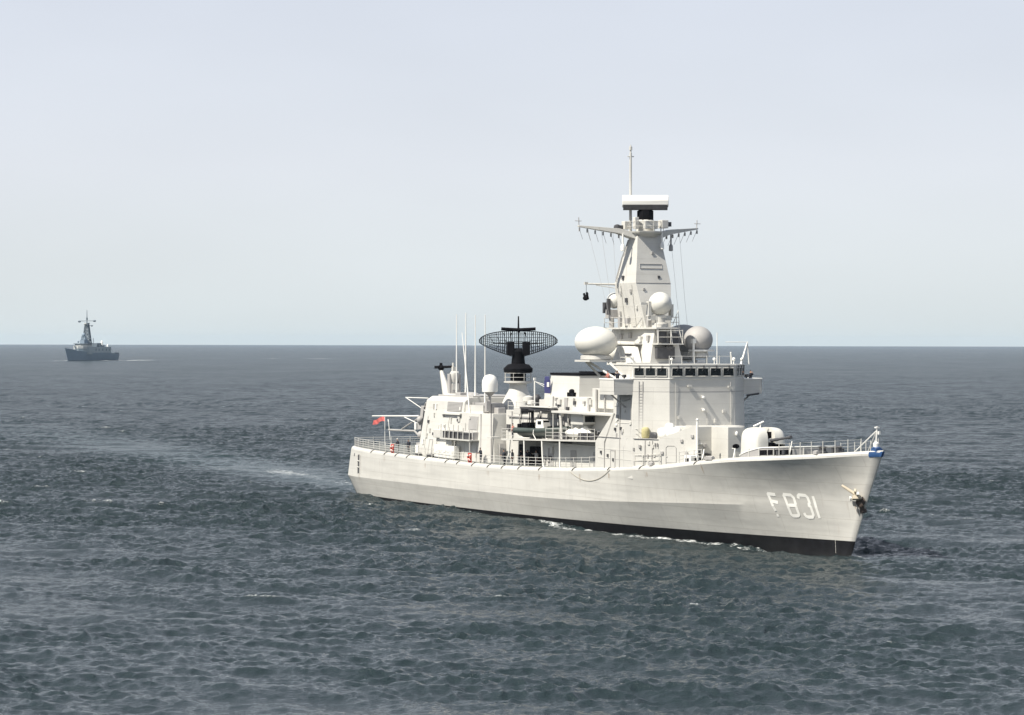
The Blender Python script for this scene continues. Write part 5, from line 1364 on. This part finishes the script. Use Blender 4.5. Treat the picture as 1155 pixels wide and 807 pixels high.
# ================================================================== FAR FRIGATE
fax = Vector((-0.221, -0.975, 0)).normalized()
far_rz = math.atan2(fax.y, fax.x)
FL = 150.0
far = empty('frigate', Vector((-470, 2812, 0)) - fax * FL * 0.88, far_rz)
far.scale = (0.88, 1, 1)
tag(far, 'small blue grey warship far off near the horizon with a lattice mast', 'warship')
FX = lambda s: FL - s                      # s metres aft of the stem at the waterline
q = MB(); rings = []
for i in range(31):
    t = i / 30; s = -9 * (1 - t) ** 3 + FL * t
    def ringpt(zf, bmax, sh_):
        ss = FL * t + sh_ * (1 - t) ** 2
        b = bmax * min(1, (t / .42)) ** .62 * (1 - .22 * max(0, (t - .7) / .3) ** 2) + .05
        return FX(ss), b, zf
    zd = 8.2 + 5.0 * max(0, 1 - t / .40) ** 1.3 - 1.9 * max(0, (t - .72) / .28)
    L0 = ringpt(-1, 7.0, 0); L1 = ringpt(1.2, 7.6, 0); L2 = ringpt(zd, 9.2, -8)
    rings.append([(L0[0], L0[1], L0[2]), (L1[0], L1[1], L1[2]), (L2[0], L2[1], L2[2]), (L2[0], -L2[1], L2[2]), (L1[0], -L1[1], L1[2]), (L0[0], -L0[1], L0[2])])
q.loft(rings); fh = q.build('hull', FARG, far, 35)
q = MB(); q.loft([[(FX(s), s2 * (b + .06), z) for s, b, z in ((4, .9, 10.0), (10, 2.8, 10))] + [(FX(10), s2 * 2.9, 9.0), (FX(4), s2 * .9, 9.0)] for s2 in (1, 1.02)]); q.build('anchor', FARD, fh)
q = MB()
q.prism([(FX(38), -5), (FX(34), 0), (FX(38), 5), (FX(44), 8.6), (FX(118), 8.6), (FX(118), -8.6), (FX(44), -8.6)], 6.5, 14.6)
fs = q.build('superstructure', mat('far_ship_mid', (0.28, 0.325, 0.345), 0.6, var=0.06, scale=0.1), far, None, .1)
q = MB(); q.prism([(FX(43), -7), (FX(41), 0), (FX(43), 7), (FX(58), 7.5), (FX(58), -7.5)], 14.6, 17.6); br = q.build('bridge', FARL, far, None, .1)
q = MB(); q.prism([(FX(42.6), -7.1), (FX(40.6), 0), (FX(42.6), 7.1), (FX(56), 7.6), (FX(56), -7.6)], 16.4, 17.1); q.build('window_band', FARD, br)
q = MB(); q.prism([(FX(42), -8.2), (FX(40), 0), (FX(42), 8.2), (FX(60), 8.4), (FX(60), -8.4)], 17.6, 18.2); q.build('roof', FARD, br)
q = MB(); q.prism([(FX(36), -5), (FX(33), 0), (FX(36), 5), (FX(41), 7.8), (FX(41), -7.8)], 12.6, 15.4); q.build('missile_launcher_base', FARL, far, None, .2)
q = MB(); q.lathe([(1.6, 12), (1.6, 15), (.6, 15.5)], (FX(24), 0, 0), 12); q.rbox((FX(22), 0, 15.2), (4, 1.2, .8)); q.build('missile_launcher', FARL, far, 40)
def lattice(mb, s0, w, z0, w2, z1, n):
    cs = [(a, b) for a in (-1, 1) for b in (-1, 1)]
    for a, b in cs: mb.tube([(FX(s0) + a * w, b * w, z0), (FX(s0) + a * w2, b * w2, z1)], .5, 5)
    for k in range(n):
        f0, f1 = k / n, (k + 1) / n
        for (a, b), (c, d) in (((-1, -1), (1, -1)), ((1, -1), (1, 1)), ((1, 1), (-1, 1)), ((-1, 1), (-1, -1))):
            p0 = w + (w2 - w) * f0; p1 = w + (w2 - w) * f1; za = z0 + (z1 - z0) * f0; zb = z0 + (z1 - z0) * f1
            mb.tube([(FX(s0) + a * p0, b * p0, za), (FX(s0) + c * p1, d * p1, zb)], .34, 4)
            mb.tube([(FX(s0) + c * p0, d * p0, za), (FX(s0) + a * p1, b * p1, zb)], .34, 4)
            mb.tube([(FX(s0) + a * p0, b * p0, za), (FX(s0) + c * p0, d * p0, za)], .34, 4)
q = MB(); lattice(q, 62, 4.0, 18, 1.6, 40, 6); q.rbox((FX(62), 0, 40), (4.5, 5, .7)); q.rbox((FX(62), 0, 28), (5.5, 6.5, .5)); fm = q.build('mast', FARD, far)
q = MB(); q.tube([(FX(62), 0, 40), (FX(62), 0, 54)], .55, 6, .25); q.tube([(FX(62), 0, 43.5), (FX(62), 0, 46)], .9, 6); q.build('mast_pole', FARD, fm)
q = MB(); q.tube([(FX(62), -8.8, 42.4), (FX(62), 8.8, 42.6)], .32, 5); q.ell((FX(62), -8.6, 41.8), 1.2, 1.8, 1.1, 10, 6); q.ell((FX(62), 8.6, 42.4), 1.2, 1.8, 1.1, 10, 6); q.tube([(FX(62), -2, 37.5), (FX(62), 5.8, 37.6)], .3, 5); q.ell((FX(62), 5.6, 37.2), .8, 1.2, .9, 10, 6); q.build('yardarm', FARD, fm)
q = MB(); q.ell((FX(58), -.5, 39.2), 1.2, 1.8, .9, 12, 8); q.build('radar_antenna', FARL, fm)
q = MB(); q.prism([(FX(50), -3.5), (FX(50), 3.5), (FX(60), 3.5), (FX(60), -3.5)], 18, 22.5, [(FX(52), -2.4), (FX(52), 2.4), (FX(59), 2.4), (FX(59), -2.4)]); lattice(q, 52, 2.6, 18, 1.8, 26, 3); q.ell((FX(51), 0, 27.2), 2.0, 2.0, 2.2, 14, 10); q.ell((FX(51), -6, 20), 1.0, 1.0, 1.2, 10, 8); q.rbox((FX(49), 0, 20), (5, 5, 4)); q.build('fire_control_dome', FARG, far, 50)
q = MB(); q.box(FX(98), FX(84), -4, 4, 14.6, 18.6); q.box(FX(112), FX(102), -3, 3, 14.6, 16.6); q.rbox((FX(90), 5, 15.6), (8, 2, 2)); q.tube([(FX(80), 1, 14.6), (FX(80), 1, 24)], .4, 5); q.build('funnel', FARD, far, None, .2)
q = MB(); q.lathe([(1.4, 16), (1.4, 18.5), (1.1, 20.6), (.1, 21.4)], (FX(104), 2.5, 0), 12); q.lathe([(1.0, 14.6), (1.0, 16), (.6, 17), (.1, 17.4)], (FX(116), 5.0, 0), 12); q.build('gun_turret', WHITE, far, 50)
q = MB(); q.box(FX(118.05), FX(117.9), -6, 6, 9, 14); q.build('hangar_door', FARD, fs)
q = MB(); q.box(FX(149), FX(119), -6.6, 6.6, 6.1, 7.4); q.rbox((FX(141), 6.5, 7.2), (15, 1.0, 2.0)); q.build('flight_deck', FARD, far)
q = MB()
for s in (66, 76, 88, 100, 110):
    q.box(FX(s + 2.5), FX(s), 8.55, 8.75, 10.2, 12.6)
build_each(q, 'deck_opening', FARD, fs)
q = MB()
for s in np.linspace(2, 34, 14):
    t = max(s, .5) / FL; b = 9.2 * min(1, t / .42) ** .62
    zz = 8.2 + 5.0 * max(0, 1 - t / .40) ** 1.3
    for e in (-1, 1): q.tube([(FX(s - 7), e * b, zz), (FX(s - 7), e * b, zz + 1.3)], .09, 4)
q.build('railing', FARD, far)

# ================================================================== HAZE
hz = MB(); hz.box(-16400, 16400, -16400, 16400, -4.0, 56.0)
hm = bpy.data.materials.new('haze'); hm.use_nodes = True
N = hm.node_tree.nodes; N.clear()
ho = N.new('ShaderNodeOutputMaterial'); hv = N.new('ShaderNodeVolumePrincipled')
hv.inputs['Color'].default_value = (0.62, 0.82, 1.0, 1); hv.inputs['Density'].default_value = HAZE_DENSITY; hv.inputs['Anisotropy'].default_value = 0.0
hm.node_tree.links.new(hv.outputs[0], ho.inputs['Volume'])
ho_ = hz.build('haze', hm)
tag(ho_, 'pale summer haze over the open sea', None, None, 'stuff')
